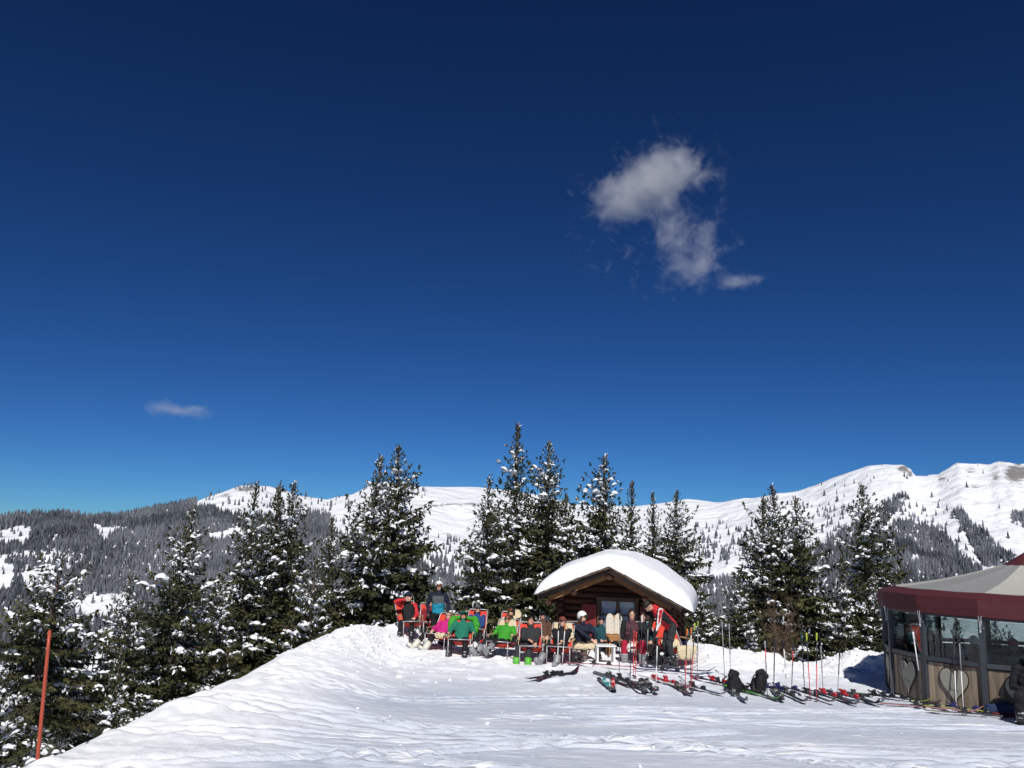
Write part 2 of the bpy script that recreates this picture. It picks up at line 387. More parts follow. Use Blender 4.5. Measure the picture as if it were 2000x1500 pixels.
cz = ZM[j0, i0] * (1 - a) * (1 - b) + ZM[j0, i0 + 1] * a * (1 - b) + ZM[j0 + 1, i0] * (1 - a) * b + ZM[j0 + 1, i0 + 1] * a * b
cx, cy = cr_ * np.sin(ca), cr_ * np.cos(ca)
fpx, fpy = proj(np.stack([cx, cy, cz], 1))
wob = 10 * fbm(cx * 0.012, cy * 0.012, 3, 111)
qx, qy = fpx + wob * 1.5, fpy + wob
dens = np.zeros(len(ca))
left = qx < 860
dens[left] = 0.95
up = qy < np.interp(qx, [0, 330, 380, 470, 560, 640, 690, 740, 860], [0, 0, 990, 1004, 1012, 1003, 1030, 1060, 1075])
dens[left & up] = 0.014
dens[left & (qx > 640) & (qx < 700) & (qy < 1040) & (qy > 1000)] = 0.02
CL = [[(-60, 1052), (55, 1030), (66, 1036), (46, 1058), (0, 1068), (-60, 1080)], [(88, 1074), (113, 1044), (117, 1046), (104, 1074)], [(176, 1028), (238, 1028), (226, 1046), (208, 1066), (193, 1048)],
      [(118, 1112), (176, 1066), (186, 1064), (160, 1086), (130, 1116)], [(-80, 1080), (10, 1096), (28, 1112), (30, 1150), (18, 1168), (-80, 1165)], [(140, 1178), (215, 1160), (262, 1156), (250, 1200), (170, 1215), (140, 1205)],
      [(38, 1124), (100, 1104), (108, 1128), (86, 1152), (52, 1150)], [(220, 1140), (238, 1122), (240, 1126), (226, 1146)], [(150, 1290), (200, 1276), (196, 1320), (140, 1330)], [(400, 1040), (470, 1030), (480, 1044), (420, 1062)],
      [(-20, 1330), (50, 1310), (60, 1350), (-20, 1380)], [(255, 1060), (262, 1040), (268, 1042), (262, 1066)]]
dens[left & ~up & (fbm(cx * 0.0045, cy * 0.0075, 3, 119) > 0.34)] = 0.10
for c in CL: dens[inpoly(qx, qy, c)] = 0.03
mid = (qx >= 830) & (qx < 1340)
dens[mid] = np.interp(qy[mid], [1040, 1075, 1130, 1200], [0.0, 0.08, 0.55, 0.9])
r1 = (qx >= 1340) & (qx < 1560)
dens[r1] = np.interp(qy[r1], [1020, 1055, 1120, 1150, 1165], [0.0, 0.07, 0.15, 0.4, 0.95])
dens[inpoly(qx, qy, [(1355, 1092), (1420, 1098), (1410, 1135), (1360, 1138)])] = 0.02
rt = qx >= 1560
dens[rt] = 0.0025
dens[rt & (qy > 990) & (qx < 1900)] = 0.05
for poly, d in (([(1560, 1090), (1600, 1070), (1650, 1045), (1700, 1010), (1745, 975), (1765, 960), (1775, 975), (1740, 1015), (1700, 1060), (1690, 1140), (1560, 1160)], 0.55),
                ([(1560, 1100), (1640, 1075), (1700, 1050), (1760, 1020), (1820, 1030), (1850, 1050), (1880, 1090), (1920, 1115), (1900, 1180), (1560, 1180)], 0.9),
                ([(1862, 1000), (1880, 998), (1900, 1030), (1925, 1040), (1950, 1072), (1988, 1096), (1975, 1120), (1925, 1108), (1900, 1070), (1885, 1040)], 0.95),
                ([(1968, 1008), (2010, 1004), (2010, 1036), (1980, 1024)], 0.8)): dens[inpoly(qx, qy, poly)] = d
for c in ([(1775, 1085), (1792, 1082), (1798, 1098), (1780, 1104)], [(1730, 1050), (1745, 1046), (1740, 1062)], [(1840, 1040), (1862, 1030), (1915, 1098), (1922, 1112), (1900, 1108), (1870, 1080)]): dens[inpoly(qx, qy, c)] = 0.03
out = qx > 2060; dens[out] = np.clip(fbm(cx[out] * 0.004, cy[out] * 0.004, 3, 113) * 3, 0, 0.9)
clump = np.clip(0.5 + 2.4 * fbm(cx * 0.02, cy * 0.02, 2, 115), 0, 1)
pr = np.where(dens > 0.5, dens, dens * (0.35 + 1.3 * clump))
keep = RNG.random(len(ca)) < pr 
cx, cy, cz, cr_, fpx = cx[keep], cy[keep], cz[keep], cr_[keep], fpx[keep]
def forest(name, sel, label):
    x, y, z = cx[sel], cy[sel], cz[sel]; n = len(x)
    H = RNG.uniform(8, 19, n) * np.where(RNG.random(n) < 0.15, 0.6, 1); W = H * RNG.uniform(0.17, 0.27, n)
    tiers = ((0.02, 0.72, 1.0), (0.38, 1.0, 0.66)); k = 5
    V = np.zeros((n, 2 * (k + 1), 3)); T = []
    for ti, (z0, z1, w) in enumerate(tiers):
        ph = RNG.uniform(0, 6.28, n)
        for q in range(k):
            th = ph + q * 2 * math.pi / k; rr = W * w * RNG.uniform(0.75, 1.2, n)
            V[:, ti * (k + 1) + q] = np.stack([x + rr * np.cos(th), y + rr * np.sin(th), z + H * z0 - 0.5], 1)
            T.append([ti * (k + 1) + q, ti * (k + 1) + (q + 1) % k, ti * (k + 1) + k])
        V[:, ti * (k + 1) + k] = np.stack([x, y, z + H * z1], 1)
    T = (np.array(T)[None] + (np.arange(n) * 2 * (k + 1))[:, None, None]).reshape(-1, 3)
    me = mesh_np(name, V.reshape(-1, 3), T, [M['far_tree']], None, False)
    tone = np.repeat(np.clip(0.5 + 0.9 * fbm(x * 0.011, y * 0.011, 3, 117) + RNG.normal(0, 0.22, n), 0, 1), 2 * (k + 1)).astype(np.float32)
    me.attributes.new("tone", 'FLOAT', 'POINT').data.foreach_set("value", tone)
    tag(obj(name, me), label, "forest", kind="stuff"); return n
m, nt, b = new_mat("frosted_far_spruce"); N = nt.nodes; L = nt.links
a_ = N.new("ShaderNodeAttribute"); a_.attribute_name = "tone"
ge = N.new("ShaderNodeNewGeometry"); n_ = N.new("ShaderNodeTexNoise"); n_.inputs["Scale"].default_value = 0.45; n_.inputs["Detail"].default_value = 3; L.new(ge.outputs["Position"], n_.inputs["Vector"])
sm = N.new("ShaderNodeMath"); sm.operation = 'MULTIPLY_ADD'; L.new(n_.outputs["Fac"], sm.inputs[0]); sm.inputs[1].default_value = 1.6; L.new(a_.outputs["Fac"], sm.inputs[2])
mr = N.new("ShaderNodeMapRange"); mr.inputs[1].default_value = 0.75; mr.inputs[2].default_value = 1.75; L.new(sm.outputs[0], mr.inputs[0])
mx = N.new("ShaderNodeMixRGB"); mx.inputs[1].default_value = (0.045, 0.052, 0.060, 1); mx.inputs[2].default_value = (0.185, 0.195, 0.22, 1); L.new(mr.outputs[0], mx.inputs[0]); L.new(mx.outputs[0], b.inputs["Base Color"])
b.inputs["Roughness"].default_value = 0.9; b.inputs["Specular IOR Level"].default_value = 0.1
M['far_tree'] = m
nf = forest("hillside_forest", fpx < 1100, "grey frosted conifer forest covering the far hillside on the left")
nf2 = forest("mountainside_forest", fpx >= 1100, "frosted conifer woods in patches on the snowy mountain at right")

# ------------------------------------------------------------------ spruces
def needle_mat(name, dark, light, brown):
    m, nt, b = new_mat(name); N = nt.nodes; L = nt.links
    a_ = N.new("ShaderNodeAttribute"); a_.attribute_name = "tone"
    r = N.new("ShaderNodeValToRGB"); e = r.color_ramp.elements
    e[0].position = 0.0; e[0].color = (*dark, 1); e[1].position = 0.8; e[1].color = (*light, 1)
    k = r.color_ramp.elements.new(0.97); k.color = (*brown, 1)
    L.new(a_.outputs["Fac"], r.inputs[0]); L.new(r.outputs[0], b.inputs["Base Color"]); b.inputs["Roughness"].default_value = 0.65
    b.inputs["Specular IOR Level"].default_value = 0.25
    return m
M['needle'] = needle_mat("spruce_needles", (0.018, 0.024, 0.010), (0.074, 0.078, 0.028), (0.085, 0.062, 0.026))
M['bark'] = P("spruce_bark", (0.075, 0.055, 0.042), 0.9, 0.4, 14, 0.6, dist=0.03, stretch=(1, 1, 0.25))
M['twig'] = P("brown_twigs", (0.115, 0.070, 0.042), 0.9, 0.3, 20, 0.2)

_ico = None
def lump_template():
    mb = MB(); mb.ell((0, 0, 0), (1, 1, 1), 6, 5); V = np.concatenate(mb.V)
    return V, np.concatenate(mb.Q), np.concatenate(mb.T)
LV, LQ, LT = lump_template()

def make_spruce(seed, H, R, snow=1.0, sparse=0.0, spire=0.12, power=0.8, bare_base=0.03, brownish=0.0):
    """returns (trunk, crown, snow) meshes of a spruce H m tall with crown radius R"""
    rg = np.random.default_rng(seed)
    tb = MB()
    n = 9; lean = rg.normal(0, 0.012, 2)
    tz = np.linspace(-1.2, H, n); tp = np.stack([lean[0] * tz + 0.03 * np.sin(tz * 1.3 + seed), lean[1] * tz, tz], 1)
    tb.tube(tp, np.interp(tz / H, [-0.2, 0, 0.5, 1], [0.016 * H, 0.0145 * H, 0.008 * H, 0.002 * H]), 7)
    c, sx, tone = [], [], []          # spray centre/axis/width etc
    C0, C1, CW, CU, CT = [], [], [], [], []; DU = []
    S0 = []; SR = []; SQ = []         # snow lumps: centre, radii, matrix
    dusty = False
    def addspray(p0, p1, w, up, t):
        C0.append(p0); C1.append(p1); CW.append(w); CU.append(up); CT.append(t); DU.append(dusty and rg.random() < 0.28)
    z = bare_base * H; gold = rg.uniform(0, 6.28); whorl = 0
    side = 0.16 * np.array([math.cos(seed * 1.7), math.sin(seed * 1.7)])
    while z < H * 0.985:
        t = z / H
        prof = (1 - t) ** (power - 0.12) * (0.80 + 0.20 * min(1, (1 - t) / 0.5))
        if t > 1 - spire * 0.7: prof *= 0.66
        nb = int(rg.integers(6, 9)) if t < 0.88 else 5
        fi_ = min(1.0, R * prof * 0.85)
        for q in range(int(44 * min(1, fi_ * 1.4)) if t < 0.86 else 0):
            a_r = rg.uniform(0, 6.28); rr_ = R * prof * rg.uniform(0.05, 0.5); p_ = np.array([math.cos(a_r) * rr_, math.sin(a_r) * rr_, z + rg.uniform(-0.15, 0.2) - 0.2 * rr_])
            if rg.random() > sparse * 1.5: dusty = False; addspray(p_, p_ + np.array([math.cos(a_r) * 0.16, math.sin(a_r) * 0.16, rg.uniform(-0.2, 0.02)]) * fi_, 0.045 * fi_, rg.normal(0, 1, 3), rg.uniform(0, 0.25))
        whorl += 1; wob_ = rg.uniform(0.82, 1.12); gold0 = gold + whorl * 0.9
        for k in range(nb + 2):
            if rg.random() < sparse: continue
            minor = k >= nb
            gold = gold0 + k * 2 * math.pi / nb + rg.normal(0, 0.16)
            dirv = np.array([math.cos(gold), math.sin(gold)])
            L_ = R * prof * rg.uniform(0.78, 1.15) * wob_ * (1 + dirv @ side) * (rg.uniform(0.35, 0.65) if minor else 1)
            z_b = z + (rg.uniform(0.3, 0.7) * 0.27 if minor else rg.normal(0, 0.025))
            L_ = max(L_, 0.05); fs = min(1.0, 0.22 + L_ * 0.8)
            if rg.random() < 0.05 and t < 0.85: L_ *= 1.3
            pitch = np.interp(t, [0, 0.35, 0.7, 1.0], [-0.28, -0.12, 0.18, 0.9]) + rg.normal(0, 0.09)
            m_ = max(4, int(L_ / 0.09)); s_ = np.linspace(0, 1, m_)
            droop = np.interp(t, [0, 0.6, 1], [-0.34, -0.22, 0.05]) * rg.uniform(0.6, 1.3)
            zz = L_ * (math.tan(pitch) * s_ + droop * s_ ** 2 + 0.16 * s_ ** 3.5)
            base = np.array([lean[0] * z, lean[1] * z, z_b])
            wig = 0.04 * L_ * np.sin(s_ * 4 + rg.uniform(0, 6)) ; nrm = np.array([-dirv[1], dirv[0]])
            sp = base + np.stack([dirv[0] * L_ * s_ + nrm[0] * wig, dirv[1] * L_ * s_ + nrm[1] * wig, zz], 1)
            if L_ > 0.35: tb.tube(sp[::2] if m_ > 5 else sp, np.linspace(0.012 + 0.008 * L_, 0.004, len(sp[::2]) if m_ > 5 else m_), 3, cap=False)
            btone = rg.uniform(0, 0.75)
            snowy = rg.random() < 0.34 * snow; dusty = snowy or rg.random() < 0.07
            # twigs to both sides along the branch
            for i in range(m_):
                s1 = s_[i]
                if s1 < 0.12 and L_ > 0.5: continue
                for sd in (-1, 1):
                    l = min(0.46, (0.40 * L_ * (1 - s1) ** 0.8 + 0.09 * fs)) * rg.uniform(0.7, 1.25)
                    dv = np.array([*(dirv * rg.uniform(0.45, 0.8) + nrm * sd * rg.uniform(0.5, 0.9)), rg.uniform(-0.34, 0.02)])
                    dv /= np.linalg.norm(dv)
                    ns = max(1, int(l / 0.072)); q0 = sp[i]
                    for j in range(ns):
                        a0 = q0 + dv * l * (j / ns) * 0.92; jit = rg.normal(0, 0.30, 3); jit[2] -= 0.10
                        d2 = dv + jit; d2 /= np.linalg.norm(d2)
                        addspray(a0, a0 + d2 * rg.uniform(0.11, 0.18) * fs, rg.uniform(0.028, 0.050) * fs, rg.normal(0, 1, 3), min(0.999, btone + rg.uniform(0, 0.25) + (0.9 if rg.random() < 0.03 + brownish else 0)))
                    if rg.random() < 0.8:
                        d2 = np.array([rg.normal(0, 0.25), rg.normal(0, 0.25), -1.0]); a0 = q0 + dv * l * rg.uniform(0, 0.6)
                        addspray(a0, a0 + d2 * rg.uniform(0.12, 0.26) * fs, 0.036 * fs, rg.normal(0, 1, 3), btone * 0.7)
                    # little pads of snow on the twigs
                    if snowy and rg.random() < 0.13 * snow * 0.7 and l > 0.06:
                        cc = q0 + dv * l * rg.uniform(0.25, 0.9); cc[2] += 0.03
                        S0.append(cc); SR.append((rg.uniform(0.04, 0.09), rg.uniform(0.03, 0.06), rg.uniform(0.022, 0.042))); SQ.append(dv)
            tipd = sp[-1] - sp[-2]; tipd /= np.linalg.norm(tipd) + 1e-9
            for q in range(3): addspray(sp[-1] - tipd * 0.03, sp[-1] + (tipd + rg.normal(0, 0.25, 3)) * 0.15 * fs, 0.04 * fs, rg.normal(0, 1, 3), btone)
            # loaded snow along the branch
            if snowy and L_ > 0.16:
                s1 = rg.uniform(0.30, 0.65)
                while s1 < 1.0:
                    i = min(m_ - 2, int(s1 * (m_ - 1))); dv = sp[i + 1] - sp[i]; dv /= np.linalg.norm(dv) + 1e-9
                    ln = rg.uniform(0.06, 0.16) * (0.4 + 0.6 * min(1, L_)) * (1.5 if rg.random() < 0.12 else 1); wd = ln * rg.uniform(0.45, 0.8)
                    cc = sp[i] + np.array([0, 0, 0.035]) + rg.normal(0, 0.02, 3)
                    S0.append(cc); SR.append((ln, wd, ln * rg.uniform(0.24, 0.40))); SQ.append(dv)
                    s1 += ln / max(L_, 0.2) * (rg.uniform(0.7, 1.3) if rg.random() < 0.75 else rg.uniform(2, 4))
        z += np.interp(t, [0, 0.5, 1], [0.25, 0.235, 0.125]) * rg.uniform(0.85, 1.15)
    # leader shoot
    for q in range(14):
        zz = H * (1 - 0.03 * q / 14.0 * 2); addspray(np.array([lean[0] * zz, lean[1] * zz, zz]), np.array([lean[0] * zz, lean[1] * zz, zz]) + rg.normal(0, 0.03, 3) + np.array([0, 0, 0.08]), 0.012, rg.normal(0, 1, 3), 0.3)
    C0 = np.array(C0); C1 = np.array(C1); CW = np.array(CW); CU = np.array(CU); CT = np.array(CT)
    ax = C1 - C0; sd = np.cross(ax, CU); sd /= np.linalg.norm(sd, axis=1)[:, None] + 1e-9
    mid = C0 + ax * 0.45
    N_ = len(C0); V = np.stack([C0, mid + sd * CW[:, None], C1, mid - sd * CW[:, None]], 1).reshape(-1, 3)
    Q = np.arange(N_ * 4).reshape(-1, 4)
    crown = mesh_np("crown", V, np.concatenate([Q[:, [0, 1, 2]], Q[:, [0, 2, 3]]]), [M['needle']], None, False)
    crown.attributes.new("tone", 'FLOAT', 'POINT').data.foreach_set("value", np.repeat(CT, 4).astype(np.float32))
    trunk = tb.mesh("trunk", M['bark'], True)
    S0 = np.array(S0); SR = np.array(SR); SQ = np.array(SQ)
    SQ[:, 2] *= 0.8; SQ /= np.linalg.norm(SQ, axis=1)[:, None]
    yv = np.cross(np.array([0, 0, 1.0]), SQ); yv /= np.linalg.norm(yv, axis=1)[:, None] + 1e-9; zv = np.cross(SQ, yv)
    n_ = len(S0); rad = 1 + rg.normal(0, 0.22, (n_, len(LV)))
    loc = LV[None] * rad[:, :, None] * SR[:, None, :]
    W = S0[:, None, :] + loc[:, :, 0:1] * SQ[:, None] + loc[:, :, 1:2] * yv[:, None] + loc[:, :, 2:3] * zv[:, None]
    W[:, :, 2] -= 0.55 * (np.hypot(loc[:, :, 0], loc[:, :, 1]) ** 2) / (SR[:, None, 0] + 1e-6)      # pads sag over the twigs
    off = (np.arange(n_) * len(LV))[:, None, None]
    du = np.array(DU); dv_ = V.reshape(-1, 4, 3)[du] * 1.0; dv_[:, :, 2] += 0.016; nd = len(dv_); base_ = n_ * len(LV)
    dq = base_ + np.arange(nd * 4).reshape(-1, 4)
    sm = mesh_np("snow_load", np.concatenate([W.reshape(-1, 3), dv_.reshape(-1, 3)]), [np.concatenate([(LQ[None] + off).reshape(-1, 4), dq]), (LT[None] + off).reshape(-1, 3)], [M['snow']], None, True)
    return trunk, crown, sm

SPR = []
for sd_, H_, R_, sn, spa, spi, pw, br in ((1, 8.6, 1.75, 0.85, 0.05, 0.10, 0.80, 0.0), (2, 8.2, 1.60, 0.75, 0.10, 0.13, 0.95, 0.0), (3, 9.0, 1.85, 1.0, 0.14, 0.16, 0.85, 0.02), (4, 7.6, 1.55, 1.15, 0.05, 0.10, 0.75, 0.0), (5, 8.0, 1.3, 1.25, 0.12, 0.18, 0.9, 0.0)):
    SPR.append((H_, R_, make_spruce(sd_, H_, R_, sn, spa, spi, pw, brownish=br)))
OPEN = (7.5, 1.9, make_spruce(23, 7.5, 1.9, 1.1, 0.52, 0.12, 0.55, bare_base=0.34, brownish=0.05))

def place_spruce(tpx, tpy, depth, hw, var, rot, label, group="snowy spruces around the terrace", base_px=None, lean=(0, 0), sub=None):
    """tip pixel, distance, half width of the lower crown in photo pixels"""
    tip = at(tpx, tpy, depth)
    H_, R_, (tr, cr, sn) = var
    gx_, gy_ = tip[0] - lean[0] * 6, tip[1] - lean[1] * 6
    zb = gz(gx_, gy_)
    k = (tip[2] - zb) / H_; rw = (1.45 if tpx < 850 and depth > 18 else 1.2 if depth < 22 else 1.45) * hw / FPX * depth / R_
    if k < 0.8 * rw: k = 0.8 * rw; zb = tip[2] - k * H_          # the foot stands deep in the drift
    e = thing("spruce_tree", label, "tree", (gx_, gy_, zb), rot, group)
    e.rotation_euler = (-lean[1], lean[0], rot)
    e.scale = (rw, rw, k)
    for nm, me in (("trunk", tr), ("crown", cr), ("snow_load", sn)): 
        c_ = obj(nm, me, e)
        if nm != "trunk": c_["kind"] = "stuff"
    return e
TREES = [
 (122, 1088, 16.5, 130, OPEN, 0.4, "open leaning conifer with bare dark trunk behind the red piste pole", (0.07, 0)),
 (163, 1128, 17.6, 100, OPEN, 2.9, "thin second conifer just right of the leaning one at far left", (0.05, 0)),
 (18, 1312, 12.4, 150, SPR[3], 1.0, "low snow covered spruce in the bottom left corner", (0, 0)),
 (222, 1262, 15.0, 120, SPR[4], 2.0, "small snowy spruce at the foot of the left slope right of the red pole", (0, 0)),
 (368, 988, 19.5, 118, SPR[0], 0.3, "tall pointed spruce standing alone left of the twin topped ones", (0.03, 0)),
 (300, 1120, 18.0, 105, SPR[2], 4.3, "shorter spruce tucked against the left side of the lone tall spruce", (0.02, 0)),
 (497, 944, 24.0, 105, SPR[1], 1.3, "slender spruce with its tip before the leftmost snowy peak", (0.02, 0)),
 (537, 942, 25.5, 100, SPR[4], 2.1, "left tip of the close pair of thin spruces", (0.01, 0)),
 (570, 944, 26.0, 95, SPR[3], 3.3, "right tip of the close pair of thin spruces", (0.0, 0)),
 (455, 1120, 20.5, 95, SPR[2], 5.1, "low dark spruce at the edge of the snow slope below the slender spruce", (0, 0)),
 (620, 1085, 23.5, 110, SPR[0], 0.9, "low dark spruce above the snow mound left of the deckchairs", (0.02, 0)),
 (714, 890, 27.0, 125, SPR[2], 0.2, "tall dense spruce left of the one with a thin bare spire", (0.02, 0)),
 (655, 1010, 26.5, 95, SPR[1], 2.6, "spruce with its tip below the ridge at the left flank of the tall dense one", (0.01, 0)),
 (793, 872, 28.0, 108, SPR[0], 3.9, "tall spruce with a thin bare spire behind the leftmost deckchairs", (0.02, 0)),
 (952, 925, 26.5, 105, SPR[2], 1.9, "broad spruce left of the tallest one behind the standing helmeted person", (0.02, 0)),
 (1015, 832, 28.5, 112, SPR[1], 5.3, "tallest spruce with the highest tip in the row behind the sunbathers", (0.02, 0)),
 (1075, 860, 29.5, 95, SPR[0], 0.7, "second tallest spruce to the left of the hut roof", (0.02, 0)),
 (1110, 962, 32.0, 50, SPR[4], 4.1, "very slim young spruce left of the hut ridge", (0.0, 0)),
 (1184, 892, 30.5, 98, SPR[3], 2.4, "full spruce with a blunt snowy tip directly behind the hut", (0.01, 0)),
 (1229, 938, 32.0, 65, SPR[4], 1.1, "narrow spruce right of the blunt tipped one behind the hut", (0.01, 0)),
 (1276, 962, 33.0, 62, SPR[1], 3.1, "thin tipped spruce behind the right half of the snowy roof", (0.0, 0)),
 (1316, 958, 30.0, 72, SPR[0], 5.0, "rightmost tall spruce behind the hut roof", (0.0, 0)),
 (1372, 1150, 26.8, 55, SPR[3], 0.5, "small snowy spruce right of the hut eave", (0, 0)),
 (1479, 968, 29.5, 78, SPR[4], 2.2, "left trunk tip of the three spruces growing together right of the hut", (0, 0)),
 (1516, 948, 30.3, 92, SPR[0], 1.6, "middle and highest of the three spruces growing together right of the hut", (0, 0)),
 (1555, 972, 29.8, 82, SPR[3], 4.4, "right tip of the three spruces growing together right of the hut", (0, 0)),
 (1440, 1125, 27.0, 62, SPR[3], 3.6, "short spruce bent with snow left of the three spruces", (0, 0)),
 (1644, 1082, 28.5, 72, SPR[4], 0.1, "snow laden short spruce between the three spruces and the lone one near the bar", (0, 0)),
 (1690, 948, 30.0, 92, SPR[3], 5.6, "lone symmetrical spruce left of the bar canopy", (-0.01, 0)),
 (1812, 1212, 22.0, 60, SPR[3], 1.2, "small snowy spruce seen through the bar windows behind the left corner", (0, 0)),
 (1868, 1206, 23.0, 62, SPR[4], 3.2, "small snowy spruce seen through the middle bar window", (0, 0)),
 (1945, 1210, 22.5, 66, SPR[3], 4.9, "small snowy spruce seen through the right bar window", (0, 0)),
 (1720, 1120, 28.0, 66, SPR[2], 2.8, "dark low spruce right beside the bar canopy edge", (0, 0)),
]
for t_ in TREES: place_spruce(t_[0], t_[1], t_[2], t_[3], t_[4], t_[5], t_[6], lean=t_[7])

# bare brown bush in front of the three spruces
bp = np.array([*at(1522, 1290, 24.2)]); bz = gz(bp[0], bp[1])
bush = thing("bare_bush", "bare brown leafless bush in front of the three spruces right of the hut", "bush", (bp[0], bp[1], bz - 0.1))
rgb = np.random.default_rng(5); stems = MB(); tw = MB()
for k in range(26):
    a = rgb.uniform(0, 6.28); rr = rgb.uniform(0.1, 0.9); h = rgb.uniform(1.2, 2.4)
    s_ = np.linspace(0, 1, 6); pts = np.stack([math.cos(a) * rr * s_ ** 1.3 + rgb.normal(0, 0.03, 6), 0.6 * math.sin(a) * rr * s_ ** 1.3 + rgb.normal(0, 0.03, 6), h * s_], 1)
    stems.tube(pts, np.linspace(0.012, 0.004, 6), 4, cap=False)
    for q in range(22):
        i = rgb.integers(1, 6); p0 = pts[i]; d = np.array([rgb.normal(0, 1), rgb.normal(0, 1), rgb.uniform(0.2, 1.4)]); d /= np.linalg.norm(d)
        p1 = p0 + d * rgb.uniform(0.12, 0.35); tw.tube(np.stack([p0, (p0 + p1) / 2 + rgb.normal(0, 0.015, 3), p1]), [0.006, 0.005, 0.003], 3, cap=False)
stems.build("stem", M['twig'], bush); tw.build("twigs", M['twig'], bush)["kind"] = "stuff"

# ------------------------------------------------------------------ wood and building materials
def wood(name, col, var=0.35, axis=2, scale=9.0, rough=0.8, obvar=0.3):
    """grain stretched along one axis, with a shade of its own for every board"""
    m, nt, b = new_mat(name); N = nt.nodes; L = nt.links
    tc = N.new("ShaderNodeTexCoord"); oi = N.new("ShaderNodeObjectInfo"); mp = N.new("ShaderNodeMapping")
    sc = [1, 1, 1]; sc[axis] = 0.09; mp.inputs["Scale"].default_value = sc
    ad = N.new("ShaderNodeVectorMath"); ad.operation = 'ADD'; ml = N.new("ShaderNodeVectorMath"); ml.operation = 'SCALE'; ml.inputs[0].default_value = (31, 17, 53); L.new(oi.outputs["Random"], ml.inputs["Scale"])
    L.new(tc.outputs["Object"], mp.inputs[0]); L.new(mp.outputs[0], ad.inputs[0]); L.new(ml.outputs[0], ad.inputs[1])
    n = N.new("ShaderNodeTexNoise"); n.inputs["Scale"].default_value = scale; n.inputs["Detail"].default_value = 8; n.inputs["Distortion"].default_value = 0.6; L.new(ad.outputs[0], n.inputs["Vector"])
    mx = N.new("ShaderNodeMixRGB"); c = np.array(col); mx.inputs[1].default_value = (*(c * (1 - var)), 1); mx.inputs[2].default_value = (*np.clip(c * (1 + var), 0, 1), 1)
    mr = N.new("ShaderNodeMapRange"); mr.inputs[1].default_value = 0.3; mr.inputs[2].default_value = 0.7; L.new(n.outputs["Fac"], mr.inputs[0]); L.new(mr.outputs[0], mx.inputs[0])
    hs = N.new("ShaderNodeHueSaturation"); r2 = N.new("ShaderNodeMapRange"); r2.inputs[3].default_value = 1 - obvar; r2.inputs[4].default_value = 1 + obvar; L.new(oi.outputs["Random"], r2.inputs[0]); L.new(r2.outputs[0], hs.inputs["Value"])
    L.new(mx.outputs[0], hs.inputs["Color"]); L.new(hs.outputs[0], b.inputs["Base Color"]); b.inputs["Roughness"].default_value = rough
    b.inputs["Specular IOR Level"].default_value = 0.3
    bu = N.new("ShaderNodeBump"); bu.inputs["Strength"].default_value = 0.4; bu.inputs["Distance"].default_value = 0.01; L.new(n.outputs["Fac"], bu.inputs["Height"]); L.new(bu.outputs[0], b.inputs["Normal"])
    return m
M['log'] = wood("dark_log", (0.062, 0.027, 0.018), 0.4, 0)
M['weathered'] = wood("weathered_board", (0.12, 0.085, 0.062), 0.45, 0)
M['rafter'] = wood("honey_rafter", (0.25, 0.12, 0.048), 0.35, 0)
M['plank'] = wood("bar_plank", (0.25, 0.193, 0.138), 0.42, 2, 16, obvar=0.42)
M['honey'] = wood("honey_wood", (0.42, 0.20, 0.07), 0.3, 0)
M['shutter'] = P("red_shutter_paint", (0.27, 0.030, 0.028), 0.55, 0.15, 8, 0.1)
M['frame_brown'] = P("brown_window_frame", (0.10, 0.055, 0.03), 0.6, 0.2, 12, 0.1)
M['curtain'] = P("blue_grey_curtain", (0.80, 0.86, 0.87), 0.9, 0.1, 5, 0.3, dist=0.03)
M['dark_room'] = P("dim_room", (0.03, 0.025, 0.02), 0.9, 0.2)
M['anthracite'] = P("anthracite_metal", (0.045, 0.05, 0.058), 0.45, 0.12, 10, 0.05)
M['maroon'] = P("maroon_awning", (0.072, 0.010, 0.014), 0.75, 0.12, 6, 0.15)
M['canvas_grey'] = P("grey_canvas", (0.25, 0.25, 0.245), 0.8, 0.08, 6, 0.1)
M['canvas_cream'] = P("cream_canvas", (0.42, 0.41, 0.365), 0.8, 0.08, 6, 0.1)
M['heart'] = P("grey_green_heart", (0.33, 0.315, 0.255), 0.7, 0.06, 8, 0.05)
M['heart_edge'] = P("heart_edge", (0.06, 0.042, 0.03), 0.8, 0.2)
M['ink'] = P("faded_ink", (0.17, 0.165, 0.145), 0.8, 0.1)
M['rope'] = P("grey_rope", (0.42, 0.42, 0.43), 0.8, 0.2, 40, 0.3)
M['red_pole'] = P("orange_red_pole", (0.42, 0.065, 0.03), 0.5, 0.2, 5, 0.1)
M['black'] = P("black_plastic", (0.014, 0.014, 0.016), 0.5, 0.3, 12, 0.1)
